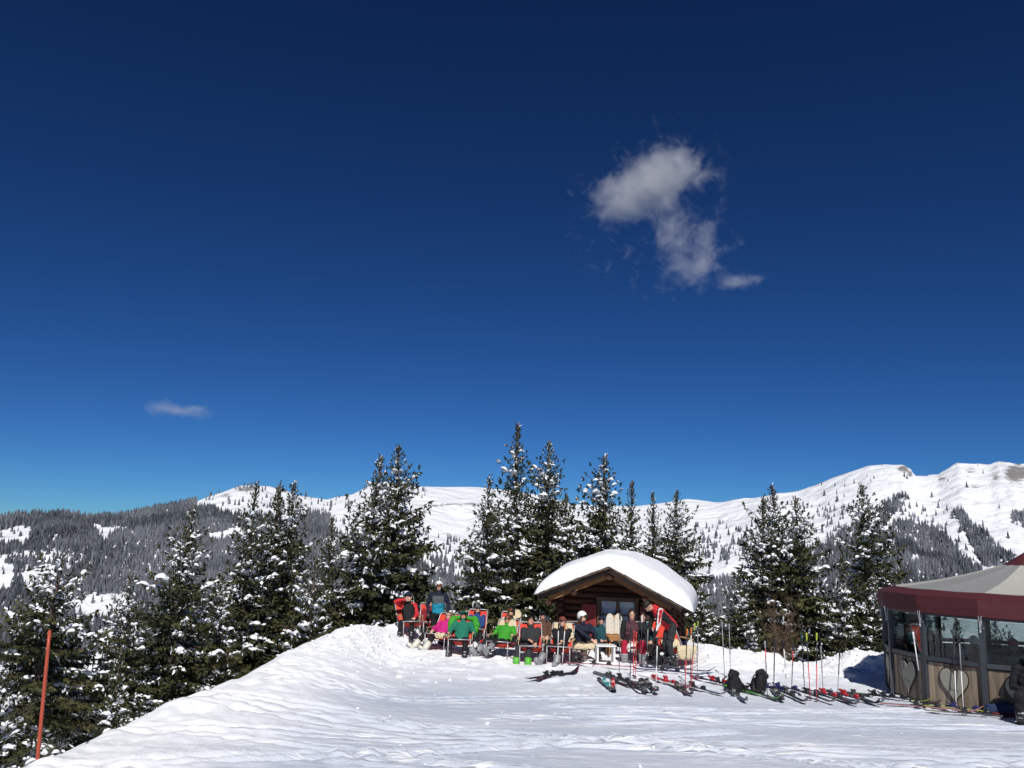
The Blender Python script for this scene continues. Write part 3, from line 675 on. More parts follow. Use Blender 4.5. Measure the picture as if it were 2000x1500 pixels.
def glass_mat(name, tint, refl):
    m = bpy.data.materials.new(name); m.use_nodes = True; nt = m.node_tree; N = nt.nodes; L = nt.links
    for n in list(N):
        if n.type == 'BSDF_PRINCIPLED': N.remove(n)
    out = N["Material Output"]; t = N.new("ShaderNodeBsdfTransparent"); t.inputs[0].default_value = (*tint, 1)
    g = N.new("ShaderNodeBsdfGlossy"); g.inputs["Roughness"].default_value = 0.02; g.inputs[0].default_value = (0.9, 0.93, 0.95, 1)
    lw = N.new("ShaderNodeFresnel"); lw.inputs[0].default_value = 1.5; mu = N.new("ShaderNodeMath"); mu.operation = 'MULTIPLY_ADD'; mu.inputs[1].default_value = 0.7; mu.inputs[2].default_value = refl
    nz = N.new("ShaderNodeTexNoise"); nz.inputs["Scale"].default_value = 1.3; bu = N.new("ShaderNodeBump"); bu.inputs["Strength"].default_value = 0.04; L.new(nz.outputs["Fac"], bu.inputs["Height"]); L.new(bu.outputs[0], g.inputs["Normal"])
    L.new(lw.outputs[0], mu.inputs[0]); mx = N.new("ShaderNodeMixShader"); L.new(mu.outputs[0], mx.inputs[0]); L.new(t.outputs[0], mx.inputs[1]); L.new(g.outputs[0], mx.inputs[2]); L.new(mx.outputs[0], out.inputs[0])
    return m
M['hut_glass'] = glass_mat("hut_glass", (0.92, 0.95, 0.96), 0.0)
M['glass'] = glass_mat("window_glass", (0.68, 0.73, 0.73), 0.0)

# ------------------------------------------------------------------ log hut with a thick cap of snow
HUT_Y = 22.0
ap = at(1190, 1110, HUT_Y); YAW = math.radians(-14)
hut = thing("log_hut", "small dark log hut with red shutters under a thick dome of snow", "hut", (ap[0], ap[1], 0), YAW)
ZA = ap[2]; LXL, LXR, LXR2 = -1.84, 1.80, 1.98
SL, SR_ = 0.40, 0.49                         # slopes of the two sides of the roof
DEP = 4.4
def roof_z(x): return np.where(x < 0, ZA + SL * x, ZA - SR_ * x)
# walls: every log a part
WX0, WX1, WY = -1.42, 1.55, 1.15
wx0, wx1, wz0, wz1 = -0.38, 0.58, 0.20, 1.22   # window opening
def log_mesh(L_, seed):
    mb = MB(); n = 5; xs = np.linspace(-L_ / 2, L_ / 2, n); rg = np.random.default_rng(seed)
    mb.tube(np.stack([xs, rg.normal(0, 0.006, n), rg.normal(0, 0.006, n)], 1), 0.092 * (1 + rg.normal(0, 0.04, n)), 8); return mb.mesh("log", M['log'], True)
k = 0; z = -0.55
while z < ZA - 0.25:
    half_l = min(WX0, 0); x0 = max(WX0 - 0.16, -(ZA - 0.16 - z) / SL); x1 = min(WX1 + 0.16, (ZA - 0.16 - z) / SR_)
    segs = [(x0, x1)]
    if wz0 - 0.08 < z < wz1 + 0.08: segs = [(x0, wx0 - 0.03), (wx1 + 0.03, x1)]
    for a, b in segs:
        if b - a > 0.1: obj("log", log_mesh(b - a, k), hut, ((a + b) / 2, WY, z)); k += 1
    obj("log", log_mesh(min(x1, WX1 + 0.16) - max(x0, WX0 - 0.16), k + 50), hut, ((x0 + x1) / 2, DEP - 0.5, z))
    for xx in (WX0, WX1):
        if z < roof_z(np.array(xx)) - 0.12:
            obj("log", log_mesh(DEP - 1.3, k + 100), hut, (xx, (WY + DEP - 0.5) / 2, z + 0.085), (0, 0, math.pi / 2)); k += 1
    z += 0.17
# roof decks, boards at the front edge, purlins
for sgn, xe, sl in ((-1, LXL, SL), (1, LXR2, SR_)):
    mb = MB(); xi = 0.0; zi = ZA
    p = np.array([(0, ZA - 0.0), (xe, ZA - sl * abs(xe)), (xe, ZA - sl * abs(xe) - 0.07), (0, ZA - 0.08)])
    if sgn < 0: p = p[::-1]
    p = p[::-1]
    mb.prism(p, 0.06 if sgn < 0 else 0.5, DEP, (0, 2, 1)); mb.build("roof_deck", M['weathered'], hut)
    n = 15; xe2 = LXL if sgn < 0 else LXR
    ang = math.atan(sl) * (1 if sgn > 0 else -1)
    ln = abs(xe2) / math.cos(ang) / n
    for lay in range(2):
        mb = MB(); mb.box((0, 0, 0), (ln * 1.12, 0.40, 0.026)); sm_ = mb.mesh("shingle", M['weathered'])
        for q in range(n):
            d = (q + 0.5 + (0.3 if lay else 0)) * ln
            if lay and q == n - 1: continue
            x = sgn * d * math.cos(ang); zz = ZA - sl * abs(x) + 0.012 + 0.03 * lay - (0.0)
            obj("shingle", sm_, hut, (x, 0.07 + 0.03 * lay + random.uniform(-0.05, 0.03), zz + random.uniform(-0.006, 0.008)), (0, ang + sgn * 0.05, random.uniform(-0.02, 0.02)))
    L_ = abs(xe2) / math.cos(ang)
    mb = MB(); mb.box((0, 0, 0), (L_, 0.045, 0.10)); o = mb.build("bargeboard", M['weathered'], hut, loc=(xe2 / 2, 0.03, ZA - sl * abs(xe2) / 2 - 0.075), rot=(0, ang, 0))
    L2 = L_ * 0.80
    mb = MB(); mb.box((0, 0, 0), (L2, 0.10, 0.12)); mb.build("rafter", M['rafter'], hut, loc=(sgn * (0.10 + L2 / 2 * math.cos(ang)), 0.16, ZA - sl * (0.10 + L2 / 2 * math.cos(ang)) - 0.19), rot=(0, ang, 0))
    for f in (0.5, 0.86):
        x = xe2 * f; mb = MB(); mb.tube([(x, 0.10, ZA - sl * abs(x) - 0.19 - 0.09), (x, DEP - 0.1, ZA - sl * abs(x) - 0.28)], 0.075, 8); mb.build("purlin", M['log'], hut)
mb = MB(); mb.tube([(0, 0.04, ZA - 0.20), (0, DEP - 0.1, ZA - 0.20)], 0.10, 9); mb.build("ridge_beam", M['log'], hut)
mb = MB(); mb.tube([(LXR2 + 0.03, 0.35, ZA - SR_ * LXR2 - 0.08), (LXR2 + 0.03, DEP, ZA - SR_ * LXR2 - 0.12)], 0.05, 6); mb.build("gutter", M['weathered'], hut)
# window: frame, bars, panes, curtains; dark room behind
win = MB()
cxw = (wx0 + wx1) / 2; cw = wx1 - wx0; ch = wz1 - wz0; czw = (wz0 + wz1) / 2; yw = WY - 0.11
for c, d in (((cxw, yw, wz1 + 0.03), (cw + 0.14, 0.10, 0.07)), ((cxw, yw, wz0 - 0.03), (cw + 0.18, 0.14, 0.06)), ((wx0 - 0.03, yw, czw), (0.07, 0.098, ch)), ((wx1 + 0.03, yw, czw), (0.07, 0.098, ch))): win.box(c, d)
w_ = win.build("window", M['frame_brown'], hut)
for sx in (-1, 1):
    c0 = cxw + sx * cw / 4
    mb = MB(); fw = 0.045
    mb.box((c0 - cw / 4 + fw / 2, yw + 0.01, czw), (fw, 0.05, ch - 0.004)).box((c0 + cw / 4 - fw / 2, yw + 0.01, czw), (fw, 0.05, ch - 0.004))
    for zz in (wz0 + fw / 2, wz1 - fw / 2, wz0 + ch * 0.62): mb.box((c0, yw + 0.012, zz), (cw / 2 - 2 * fw, 0.046, fw * 0.8))
    mb.build("casement", M['frame_brown'], w_)
    for za, zb_ in ((wz0 + fw, wz0 + ch * 0.62), (wz0 + ch * 0.62, wz1 - fw)):
        mb = MB(); mb.box((c0, yw + 0.02, (za + zb_) / 2), (cw / 2 - 2 * fw, 0.004, zb_ - za - 0.02)); mb.build("pane", M['hut_glass'], w_)
    xs = np.linspace(0, 1, 13); cu = []
    top = c0 + (xs - 0.5) * (cw / 2 - 0.04)
    for zt in np.linspace(0, 1, 6):
        pull = zt ** 1.5 * 0.62
        xx = top + (c0 + sx * cw / 4 * 0.9 - top) * pull if True else top
        cu.append(np.stack([xx, yw + 0.075 + 0.012 * np.sin(xs * 26), np.full(13, wz1 - 0.03 - zt * (ch - 0.08))], 1))
    V = np.concatenate(cu); Q = [[r * 13 + c, r * 13 + c + 1, (r + 1) * 13 + c + 1, (r + 1) * 13 + c] for r in range(5) for c in range(12)]
    mb = MB(); mb.add(V, Q); mb.build("curtain", M['curtain'], w_, True)
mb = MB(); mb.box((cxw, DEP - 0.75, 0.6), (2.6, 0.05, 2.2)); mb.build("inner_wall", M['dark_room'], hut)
# shutters of boards
for sx, xc in ((-1, wx0 - 0.28), (1, wx1 + 0.30)):
    sh = obj("shutter", None, hut); sh.empty_display_size = 0.1
    mb = MB(); mb.box((0, 0, 0), (0.095, 0.025, 0.80)); bm_ = mb.mesh("board", M['shutter'])
    for q in range(4): obj("board", bm_, sh, (xc + (q - 1.5) * 0.098, WY - 0.125 - 0.004 * (q % 2), 0.68))
    for zb_ in (0.95, 0.42): mb = MB(); mb.box((xc, WY - 0.152, zb_), (0.37, 0.022, 0.06)); mb.build("batten", M['shutter'], sh)
# snow cap
nu, nv = 61, 41
U = np.linspace(-1, 1, nu); Vv = np.linspace(-1, 1, nv); UU, VV = np.meshgrid(U, Vv)
xs = np.where(UU < 0, -UU * (LXL - 0.10), UU * (LXR2 + 0.13)); ys = -0.10 + (VV + 1) / 2 * (DEP + 0.3)
ru = np.clip(1 - np.abs(UU) ** 7, 0, 1) ** 0.5; rv = np.clip(1 - np.abs(VV) ** 9, 0, 1) ** 0.5
base = roof_z(xs) + 0.055
smooth_ridge = -0.13 * np.exp(-(xs / 0.4) ** 2)
th = (0.24 + 0.22 * np.cos(np.clip(UU, -1, 1) * 1.35) + 0.07 * sstep(-0.9, 0.3, VV) + 0.05 * fbm(xs * 2.2, ys * 2.2 + 7, 3, 135)) * ru * rv
sgb = 0.5 + 0.5 * np.tanh(xs / 0.35); soft = ZA + 0.055 - (SL * (1 - sgb) + SR_ * sgb) * (np.sqrt(xs * xs + 0.49) - 0.42)
top = base + th + (soft - base) * sstep(0.0, 0.7, ru * rv) + (0.05 * fbm(xs * 1.4, ys * 1.2, 4, 131) - 0.03 * np.abs(fbm(xs * 0.8, ys * 5, 2, 133)) * sstep(-0.8, -1, VV)) * ru * rv
bulge = 0.10 * ru * 0
Vt = np.stack([xs, ys, top], 2).reshape(-1, 3); Vb = np.stack([xs * 0.985, ys, base - 0.004], 2).reshape(-1, 3)
I = (np.arange(nv - 1)[:, None] * nu + np.arange(nu - 1)[None, :]).ravel(); Qt = np.stack([I, I + 1, I + nu + 1, I + nu], 1); Qb = Qt[:, ::-1] + nu * nv
ring = np.concatenate([np.arange(nu), np.arange(1, nv) * nu + nu - 1, (nv - 1) * nu + np.arange(nu - 2, -1, -1), np.arange(nv - 2, 0, -1) * nu])
Qs = np.stack([ring, ring + nu * nv, np.roll(ring, -1) + nu * nv, np.roll(ring, -1)], 1)
M['roof_snow'] = P("roof_snow", (0.83, 0.845, 0.875), 0.55, 0.02, 3, 0.25, dist=0.04, spec=0.3)
obj("snow_cap", mesh_np("snow_cap", np.concatenate([Vt, Vb]), np.concatenate([Qt, Qb, Qs]), [M['roof_snow']], None, True), hut)

# ------------------------------------------------------------------ round bar pavilion on the right
ga, gb = on_ground(1812, 1374), on_ground(1929, 1394)
ga[2] = gb[2] = (ga[2] + gb[2]) / 2
NB = 15
Lf = math.hypot(*(gb - ga)[:2]); RB = Lf / (2 * math.sin(math.pi / NB)); mid = (ga + gb) / 2
dirf = (gb - ga)[:2] / Lf; inn = np.array([-dirf[1], dirf[0]])
if inn @ np.array([1.0, 0.3]) < 0: inn = -inn
BC = mid[:2] + inn * RB * math.cos(math.pi / NB)
a0 = math.atan2(ga[1] - BC[1], ga[0] - BC[0]); a1 = math.atan2(gb[1] - BC[1], gb[0] - BC[0])
dA = (a1 - a0 + math.pi) % (2 * math.pi) - math.pi
GZB = gz(BC[0] - 1.8, BC[1] - 1.0) 
zsill = at(1805, 1284, ga[1])[2]; zhead = at(1805, 1200, ga[1])[2]; zval0 = at(1790, 1197, ga[1] - 0.2)[2]; zval1 = at(1790, 1163, ga[1] - 0.2)[2]; zring = zval1 + 0.13
bar = thing("umbrella_bar", "round bar pavilion with wood plank walls, windows and maroon canopy", "bar", (BC[0], BC[1], 0))
def bv(k, r=RB): a = a0 + dA * k; return np.array([r * math.cos(a), r * math.sin(a)])
zb0 = ga[2] - 0.35
mb = MB(); mb.box((0, 0, (zb0 + zhead + 0.1) / 2), (0.085, 0.085, zhead + 0.1 - zb0)); postm = mb.mesh("post", M['anthracite'])
pw = 0.092; npk = int((Lf - 0.10) / pw); pw = (Lf - 0.10) / npk
mb = MB(); mb.box((0, 0, 0), (pw * 0.965, 0.024, zsill - 0.06 - zb0)); plm = mb.mesh("plank", M['plank'])
def heart(w, h):
    t = np.linspace(0, 2 * math.pi, 40, endpoint=False); x = 16 * np.sin(t) ** 3; y = 13 * np.cos(t) - 5 * np.cos(2 * t) - 2 * np.cos(3 * t) - np.cos(4 * t)
    x = x / 16 * w / 2; y = (y + 2.5) / 14.5 * h / 2
    return np.stack([x, y], 1)[::-1]
hm0 = MB(); hm0.prism(heart(0.54, 0.60), 0, 0.022, (0, 2, 1)); hm0 = hm0.mesh("heart_back", M['heart_edge'])
hm1 = MB(); hm1.prism(heart(0.50, 0.56), 0, 0.014, (0, 2, 1)); hm1 = hm1.mesh("heart", M['heart'])
sq = MB(); xs = np.linspace(-0.075, 0.075, 46)
sq.tube(np.stack([xs + 0.006 * np.sin(xs * 260), np.zeros(46), 0.018 * np.sin(xs * 170) * (1 + 0.6 * np.sin(xs * 47))], 1), 0.0045, 4)
sq.tube([(-0.075, 0, -0.012), (-0.07, 0, 0.05), (-0.055, 0, 0.045), (-0.05, 0, 0.015)], 0.0045, 4); sq.tube([(0.05, 0, 0.0), (0.056, 0, -0.045), (0.035, 0, -0.05)], 0.0045, 4)
sq = sq.mesh("lettering", M['ink'])
for k in range(NB):
    p0, p1 = bv(k), bv(k + 1); pm = (p0 + p1) / 2; an = math.atan2((p1 - p0)[1], (p1 - p0)[0]); nrm = pm / np.linalg.norm(pm)
    obj("post", postm, bar, (p0[0], p0[1], 0), (0, 0, an - dA / 2))
    for zz, hh in ((zsill, 0.075), (zb0 + 0.30, 0.075), (zhead + 0.04, 0.09)):
        mb = MB(); mb.box((0, 0, 0), (Lf - 0.088, 0.07 + 0.02 * (hh > 0.08), hh)); mb.build("rail", M['anthracite'], bar, loc=(pm[0], pm[1], zz), rot=(0, 0, an))
    for q in range(npk):
        s_ = (q + 0.5) / npk; s_ = 0.05 / Lf + s_ * (1 - 0.10 / Lf); pp = p0 + (p1 - p0) * s_ - nrm * (0.012 + 0.004 * (q % 2))
        obj("plank", plm, bar, (pp[0], pp[1], (zb0 + zsill - 0.06) / 2 + 0.0), (0, 0, an))
    mb = MB(); mb.box((0, 0, 0), (Lf - 0.10, 0.006, zhead - zsill - 0.04)); mb.build("window_pane", M['glass'], bar, loc=(pm[0] - nrm[0] * 0.02, pm[1] - nrm[1] * 0.02, (zhead + zsill) / 2), rot=(0, 0, an))
    if k in (-1 % NB, 0, 1, 2, 13):
        zc = (zsill + ga[2]) / 2 - 0.02; hp = pm + nrm * 0.012
        an2 = an if True else an
        flip = np.array([-math.sin(an), math.cos(an)]) @ nrm       # +1 when local +y points outwards
        r_ = an + (math.pi if flip > 0 else 0)                      # local -y outwards
        h0 = obj("heart_back", hm0, bar, (*(pm + nrm * 0.024), zc), (0, 0, r_)); h1 = obj("heart", hm1, bar, (*(pm + nrm * 0.037), zc), (0, 0, r_))
        obj("lettering", sq, h1, (0, -0.002, -0.06))
# canopy
RC = RB + 0.12; RI = RC - 0.36; zring = zval1 + 0.10; RT = 0.35; zcap = zring + 0.50
def ring_pt(k, r, z): p = bv(k, r); return np.array([p[0], p[1], z])
for k in range(NB):
    sub = 5
    mb = MB(); V = []; 
    for j, (r0, zt) in enumerate(((RC - 0.02, zval1), (RC - 0.005, (zval0 + zval1) / 2), (RC - 0.015, zval0 + 0.02), (RC - 0.16, zval0 - 0.035))):
        for s_ in np.linspace(0, 1, sub):
            q = ring_pt(k, r0, zt) * (1 - s_) + ring_pt(k + 1, r0, zt) * s_
            sag = math.sin(s_ * math.pi); q[2] -= 0.008 * sag * (j > 0); q[:2] *= 1 - 0.004 * sag * (j == 1); V.append(q)
    Q = [[j * sub + i, j * sub + i + 1, (j + 1) * sub + i + 1, (j + 1) * sub + i] for j in range(3) for i in range(sub - 1)]
    mb.add(V, Q); o = mb.build("valance", M['maroon'], bar)
    sd = o.modifiers.new("thickness", 'SOLIDIFY'); sd.thickness = 0.006
    V = [ring_pt(k, RC - 0.02, zval1 + 0.002), ring_pt(k + 1, RC - 0.02, zval1 + 0.002), ring_pt(k + 1, RI, zring), ring_pt(k, RI, zring)]
    mb = MB(); mb.add(V, [[0, 1, 2, 3]]); o = mb.build("canopy_edge", M['maroon'], bar); sd = o.modifiers.new("thickness", 'SOLIDIFY'); sd.thickness = 0.006
    V = [];
    for s_ in np.linspace(0, 1, 6):
        r = RI + (RT - RI) * s_; zz = zring + 0.002 + (zcap - zring) * (s_ * 0.9 + 0.1 * s_ ** 2) - 0.04 * math.sin(s_ * math.pi)
        V += [ring_pt(k, r, zz), ring_pt(k + 0.5, r * 0.995, zz - 0.01), ring_pt(k + 1, r, zz)]
    Q = [[j * 3 + i, j * 3 + i + 1, (j + 1) * 3 + i + 1, (j + 1) * 3 + i] for j in range(5) for i in range(2)]
    mb = MB(); mb.add(V, Q); o = mb.build("roof_panel", M['canvas_grey' if k % 2 == 0 else 'canvas_cream'], bar); sd = o.modifiers.new("thickness", 'SOLIDIFY'); sd.thickness = 0.006
    # guy ropes at each corner
    mb = MB(); c0 = ring_pt(k, RC - 0.01, zval0 + 0.03); c1 = ring_pt(k, RB + 0.07, zhead - 0.16); side = ring_pt(k + 0.04, RC - 0.01, zval0 + 0.03)
    mb.tube([c0, c1], 0.007, 5); mb.tube([side, c1], 0.007, 5); mb.tube([c1, c1 + (0, 0, -0.05)], 0.016, 6); mb.tube([ring_pt(k + 0.03, RB + 0.05, zhead), c1, ring_pt(k + 0.06, RB + 0.06, zhead - 0.12)], 0.006, 5)
    mb.build("tie_rope", M['rope'], bar)
mb = MB(); th = np.arange(NB) * 2 * math.pi / NB
V = [ring_pt(k, RT + 0.07, zcap - 0.02) for k in range(NB)] + [np.array([0, 0, zcap + 0.26])]
mb.add(V, [], [[k, (k + 1) % NB, NB] for k in range(NB)]); mb.build("canopy_cap", M['maroon'], bar)
mb = MB(); mb.tube([(0, 0, zb0), (0, 0, zcap)], 0.07, 10); mb.build("centre_mast", M['anthracite'], bar)
mb = MB(); mb.prism([bv(k, RB - 0.05) for k in range(NB)] if dA > 0 else [bv(-k, RB - 0.05) for k in range(NB)], zb0 - 0.02, zb0 + 0.06); mb.build("floor_deck", M['weathered'], bar)
for k in range(NB):   # counter ring inside
    p0, p1 = bv(k, RB * 0.52), bv(k + 1, RB * 0.52); pm = (p0 + p1) / 2; an = math.atan2((p1 - p0)[1], (p1 - p0)[0]); ll = np.linalg.norm(p1 - p0)
    mb = MB(); mb.box((0, 0, (zb0 + zsill - 0.1) / 2), (ll, 0.06, zsill - 0.1 - zb0)); mb.build("counter_front", M['weathered'], bar, loc=(pm[0], pm[1], 0), rot=(0, 0, an))
    mb = MB(); mb.box((0, 0, zsill - 0.07), (ll * 1.1, 0.30, 0.04)); mb.build("counter_top", M['honey'], bar, loc=(pm[0], pm[1], 0.0 + 0.002 * (k % 2)), rot=(0, 0, an))

# ------------------------------------------------------------------ orange-red piste pole
pb = at(74, 1492, 8.55); pt = at(97, 1233, 8.7)
pole = thing("piste_pole", "leaning orange red piste marker pole stuck in the snow at far left", "pole", (pb[0], pb[1], pb[2] - 0.25))
d = pt - pb; mb = MB(); s_ = np.linspace(0, 1, 9); mb.tube(np.stack([d[0] * s_, d[1] * s_, d[2] * s_ + 0.25 * s_ * 0 + 0.25 * s_], 1) , np.linspace(0.018, 0.016, 9), 10); mb.build("shaft", M['red_pole'], pole, True)
mb = MB(); mb.ell((d[0], d[1], d[2] + 0.25), (0.018, 0.018, 0.012), 8, 5); mb.build("cap", M['red_pole'], pole, True)

# ------------------------------------------------------------------ clouds (thin vapour)
def cloud(name, label, blobs, dist, dens, nscale, pad=1.7, thick=0.5, thr=0.30):
    bl = np.array(blobs, float); x0, x1 = (bl[:, 0] - bl[:, 2] * pad).min(), (bl[:, 0] + bl[:, 2] * pad).max(); y0, y1 = (bl[:, 1] - bl[:, 3] * pad).min(), (bl[:, 1] + bl[:, 3] * pad).max()
    cxp, cyp = (x0 + x1) / 2, (y0 + y1) / 2; k = dist / FPX
    c = EYE + ray(cxp, cyp) * dist
    hx, hy = (x1 - x0) / 2 * k, (y1 - y0) / 2 * k; hz = max(hx, hy) * thick
    # facing direction of the drifting bank: upright axes at that place
    fwd = ray(cxp, cyp); fwd /= np.linalg.norm(fwd); rt = np.cross(fwd, Uv); rt /= np.linalg.norm(rt); up = np.cross(rt, fwd)
    mb = MB(); mb.ell((0, 0, 0), (hx * 1.2, hy * 1.2, hz), 24, 14)
    m = bpy.data.materials.new(name + "_vapour"); m.use_nodes = True; nt = m.node_tree; N = nt.nodes; L = nt.links
    for n in list(N):
        if n.type == 'BSDF_PRINCIPLED': N.remove(n)
    out = N["Material Output"]; tc = N.new("ShaderNodeTexCoord")
    nz = N.new("ShaderNodeTexNoise"); nz.inputs["Scale"].default_value = nscale / (40 * k); nz.inputs["Detail"].default_value = 9; nz.inputs["Roughness"].default_value = 0.68; nz.inputs["Distortion"].default_value = 0.5
    L.new(tc.outputs["Object"], nz.inputs["Vector"])
    wz = N.new("ShaderNodeTexNoise"); wz.inputs["Scale"].default_value = 1.0 / (45 * k); wz.inputs["Detail"].default_value = 4; L.new(tc.outputs["Object"], wz.inputs["Vector"])
    wv = N.new("ShaderNodeVectorMath"); wv.operation = 'MULTIPLY_ADD'; L.new(wz.outputs["Color"], wv.inputs[0]); wv.inputs[1].default_value = (55 * k,) * 3
    w0 = N.new("ShaderNodeVectorMath"); w0.operation = 'ADD'; w0.inputs[1].default_value = (-27 * k,) * 3; L.new(tc.outputs["Object"], w0.inputs[0]); L.new(w0.outputs[0], wv.inputs[2])
    acc = None
    for bx, by, rx, ry, s in blobs:
        mp = N.new("ShaderNodeVectorMath"); mp.operation = 'SUBTRACT'; L.new(wv.outputs[0], mp.inputs[0]); mp.inputs[1].default_value = ((bx - cxp) * k, -(by - cyp) * k, 0)
        dv = N.new("ShaderNodeVectorMath"); dv.operation = 'DIVIDE'; L.new(mp.outputs[0], dv.inputs[0]); dv.inputs[1].default_value = (rx * k * 1.68, ry * k * 1.68, max(rx, ry) * k * 1.2)
        ln = N.new("ShaderNodeVectorMath"); ln.operation = 'LENGTH'; L.new(dv.outputs[0], ln.inputs[0])
        mr = N.new("ShaderNodeMapRange"); mr.interpolation_type = 'SMOOTHSTEP'; mr.inputs[1].default_value = 1.0; mr.inputs[2].default_value = 0.1; mr.inputs[3].default_value = 0.0; mr.inputs[4].default_value = s; L.new(ln.outputs["Value"], mr.inputs[0])
        if acc is None: acc = mr.outputs[0]
        else:
            ad = N.new("ShaderNodeMath"); ad.operation = 'ADD'; L.new(acc, ad.inputs[0]); L.new(mr.outputs[0], ad.inputs[1]); acc = ad.outputs[0]
    nm = N.new("ShaderNodeMapRange"); nm.inputs[1].default_value = 0.34; nm.inputs[2].default_value = 0.72; L.new(nz.outputs["Fac"], nm.inputs[0])
    er = N.new("ShaderNodeMath"); er.operation = 'MULTIPLY_ADD'; L.new(nm.outputs[0], er.inputs[0]); er.inputs[1].default_value = 0.95; er.inputs[2].default_value = -0.68
    su = N.new("ShaderNodeMath"); su.operation = 'ADD'; L.new(acc, su.inputs[0]); L.new(er.outputs[0], su.inputs[1])          # noise eats into the edges
    mu = N.new("ShaderNodeMath"); mu.operation = 'MAXIMUM'; L.new(su.outputs[0], mu.inputs[0]); mu.inputs[1].default_value = 0.0
    mu2 = N.new("ShaderNodeMath"); mu2.operation = 'MULTIPLY'; L.new(mu.outputs[0], mu2.inputs[0]); mu2.inputs[1].default_value = dens
    vs = N.new("ShaderNodeVolumePrincipled"); vs.inputs["Color"].default_value = (0.99, 0.99, 1.0, 1); vs.inputs["Anisotropy"].default_value = -0.05; L.new(mu2.outputs[0], vs.inputs["Density"])
    L.new(vs.outputs[0], out.inputs["Volume"])
    o = mb.build(name, m); R3 = Matrix(((rt[0], up[0], -fwd[0]), (rt[1], up[1], -fwd[1]), (rt[2], up[2], -fwd[2])))
    o.matrix_world = Matrix.Translation(Vector(c)) @ R3.to_4x4()
    return tag(o, label, "cloud", "thin clouds in the blue sky")
cloud("cloud", "largest white cloud, lumpy with a ragged tail, high right of centre", [(1305, 328, 58, 44, 1.0), (1215, 388, 52, 46, 1.0), (1262, 362, 50, 44, 0.8), (1372, 348, 38, 20, 0.45), (1308, 425, 30, 66, 0.58), (1372, 455, 26, 30, 0.48), (1390, 500, 26, 40, 0.5), (1340, 528, 40, 34, 0.50), (1335, 480, 34, 34, 0.42), (1265, 470, 55, 40, 0.10), (1365, 535, 20, 40, 0.3)], 4200, 0.0062, 1.1)
cloud("cloud", "tiny wisp of cloud just right of the large cloud's tail", [(1447, 548, 40, 15, 0.8), (1420, 556, 22, 8, 0.5)], 4300, 0.0045, 1.8)
cloud("cloud", "small faint streak of cloud low in the sky at left", [(322, 795, 34, 14, 0.8), (380, 806, 38, 11, 0.85), (350, 800, 40, 8, 0.5)], 5200, 0.003, 1.8)

# ------------------------------------------------------------------ loose snow chunks thrown up by plough and boots
rgc = np.random.default_rng(3); n_ = 1080; cx_ = np.concatenate([rgc.normal(-3.0, 0.6, 360), rgc.uniform(4.5, 9.5, 460), rgc.uniform(-4, 9, 80), rgc.normal(-3.2, 0.5, 180)]); cy_ = np.concatenate([rgc.normal(19.6, 1.3, 360), rgc.normal(20.3, 0.6, 460), rgc.uniform(8, 18, 80), rgc.normal(19.4, 1.0, 180)])
sz = np.clip(rgc.lognormal(-3.9, 0.5, n_), 0.010, 0.07); sz[820:] *= 0.6
cz_ = ground(cx_, cy_) + ground_relief(cx_, cy_)
rad = 1 + rgc.normal(0, 0.18, (n_, len(LV))); W = LV[None] * rad[:, :, None] * (sz[:, None] * rgc.uniform(0.7, 1.3, (n_, 3)))[:, None, :]
W[:, :, 2] *= 0.7; W += np.stack([cx_, cy_, cz_ + sz * 0.2], 1)[:, None]; off = (np.arange(n_) * len(LV))[:, None, None]
tag(obj("snow_chunks", mesh_np("snow_chunks", W.reshape(-1, 3), [(LQ[None] + off).reshape(-1, 4), (LT[None] + off).reshape(-1, 3)], [M['snow']], None, True)), "loose lumps of snow scattered over the piste and banks", "snow", kind="stuff")

# ------------------------------------------------------------------ fabrics, skin, metal
def fab(name, col, rough=0.8, var=0.22): return P(name, col, rough, var, 16, 0.45, dist=0.012, spec=0.3)
FC = {}
def F_(name, col, rough=0.8, var=0.22):
    if name not in FC: FC[name] = fab(name, col, rough, var)
    return FC[name]
SKIN = P("fair_skin", (0.62, 0.36, 0.25), 0.5, 0.12, 14, 0.08)  # even skin tone, paler than the tanned one
SKIN2 = P("tanned_skin", (0.56, 0.28, 0.18), 0.5, 0.12, 14, 0.08)
LIP = P("lips", (0.32, 0.10, 0.085), 0.5, 0.1)
M['alu'] = P("silver_tube", (0.40, 0.40, 0.41), 0.4, 0.06, 20, 0.05, metal=0.35)
M['white_paint'] = P("white_enamel", (0.78, 0.77, 0.74), 0.45, 0.08, 12, 0.08)
M['sling'] = P("red_sling_cloth", (0.62, 0.045, 0.022), 0.75, 0.10, 10, 0.2)
M['arm_wood'] = wood("pale_armrest", (0.42, 0.30, 0.17), 0.2, 1)
M['fleece'] = P("cream_sheepskin", (0.66, 0.55, 0.36), 0.95, 0.22, 30, 1.0, dist=0.03)
M['fleece_white'] = P("white_sheepskin", (0.72, 0.67, 0.56), 0.95, 0.18, 30, 1.0, dist=0.03)
M['lens'] = P("dark_lens", (0.012, 0.010, 0.010), 0.12, 0.1, 5, 0)
M['lens_amber'] = P("amber_lens", (0.16, 0.055, 0.018), 0.12, 0.1, 5, 0)
M['helmet_white'] = P("white_helmet", (0.78, 0.77, 0.74), 0.35, 0.05, 8, 0.02, coat=0.4)
M['sole'] = P("grey_sole", (0.30, 0.31, 0.31), 0.8, 0.15, 30, 0.3)

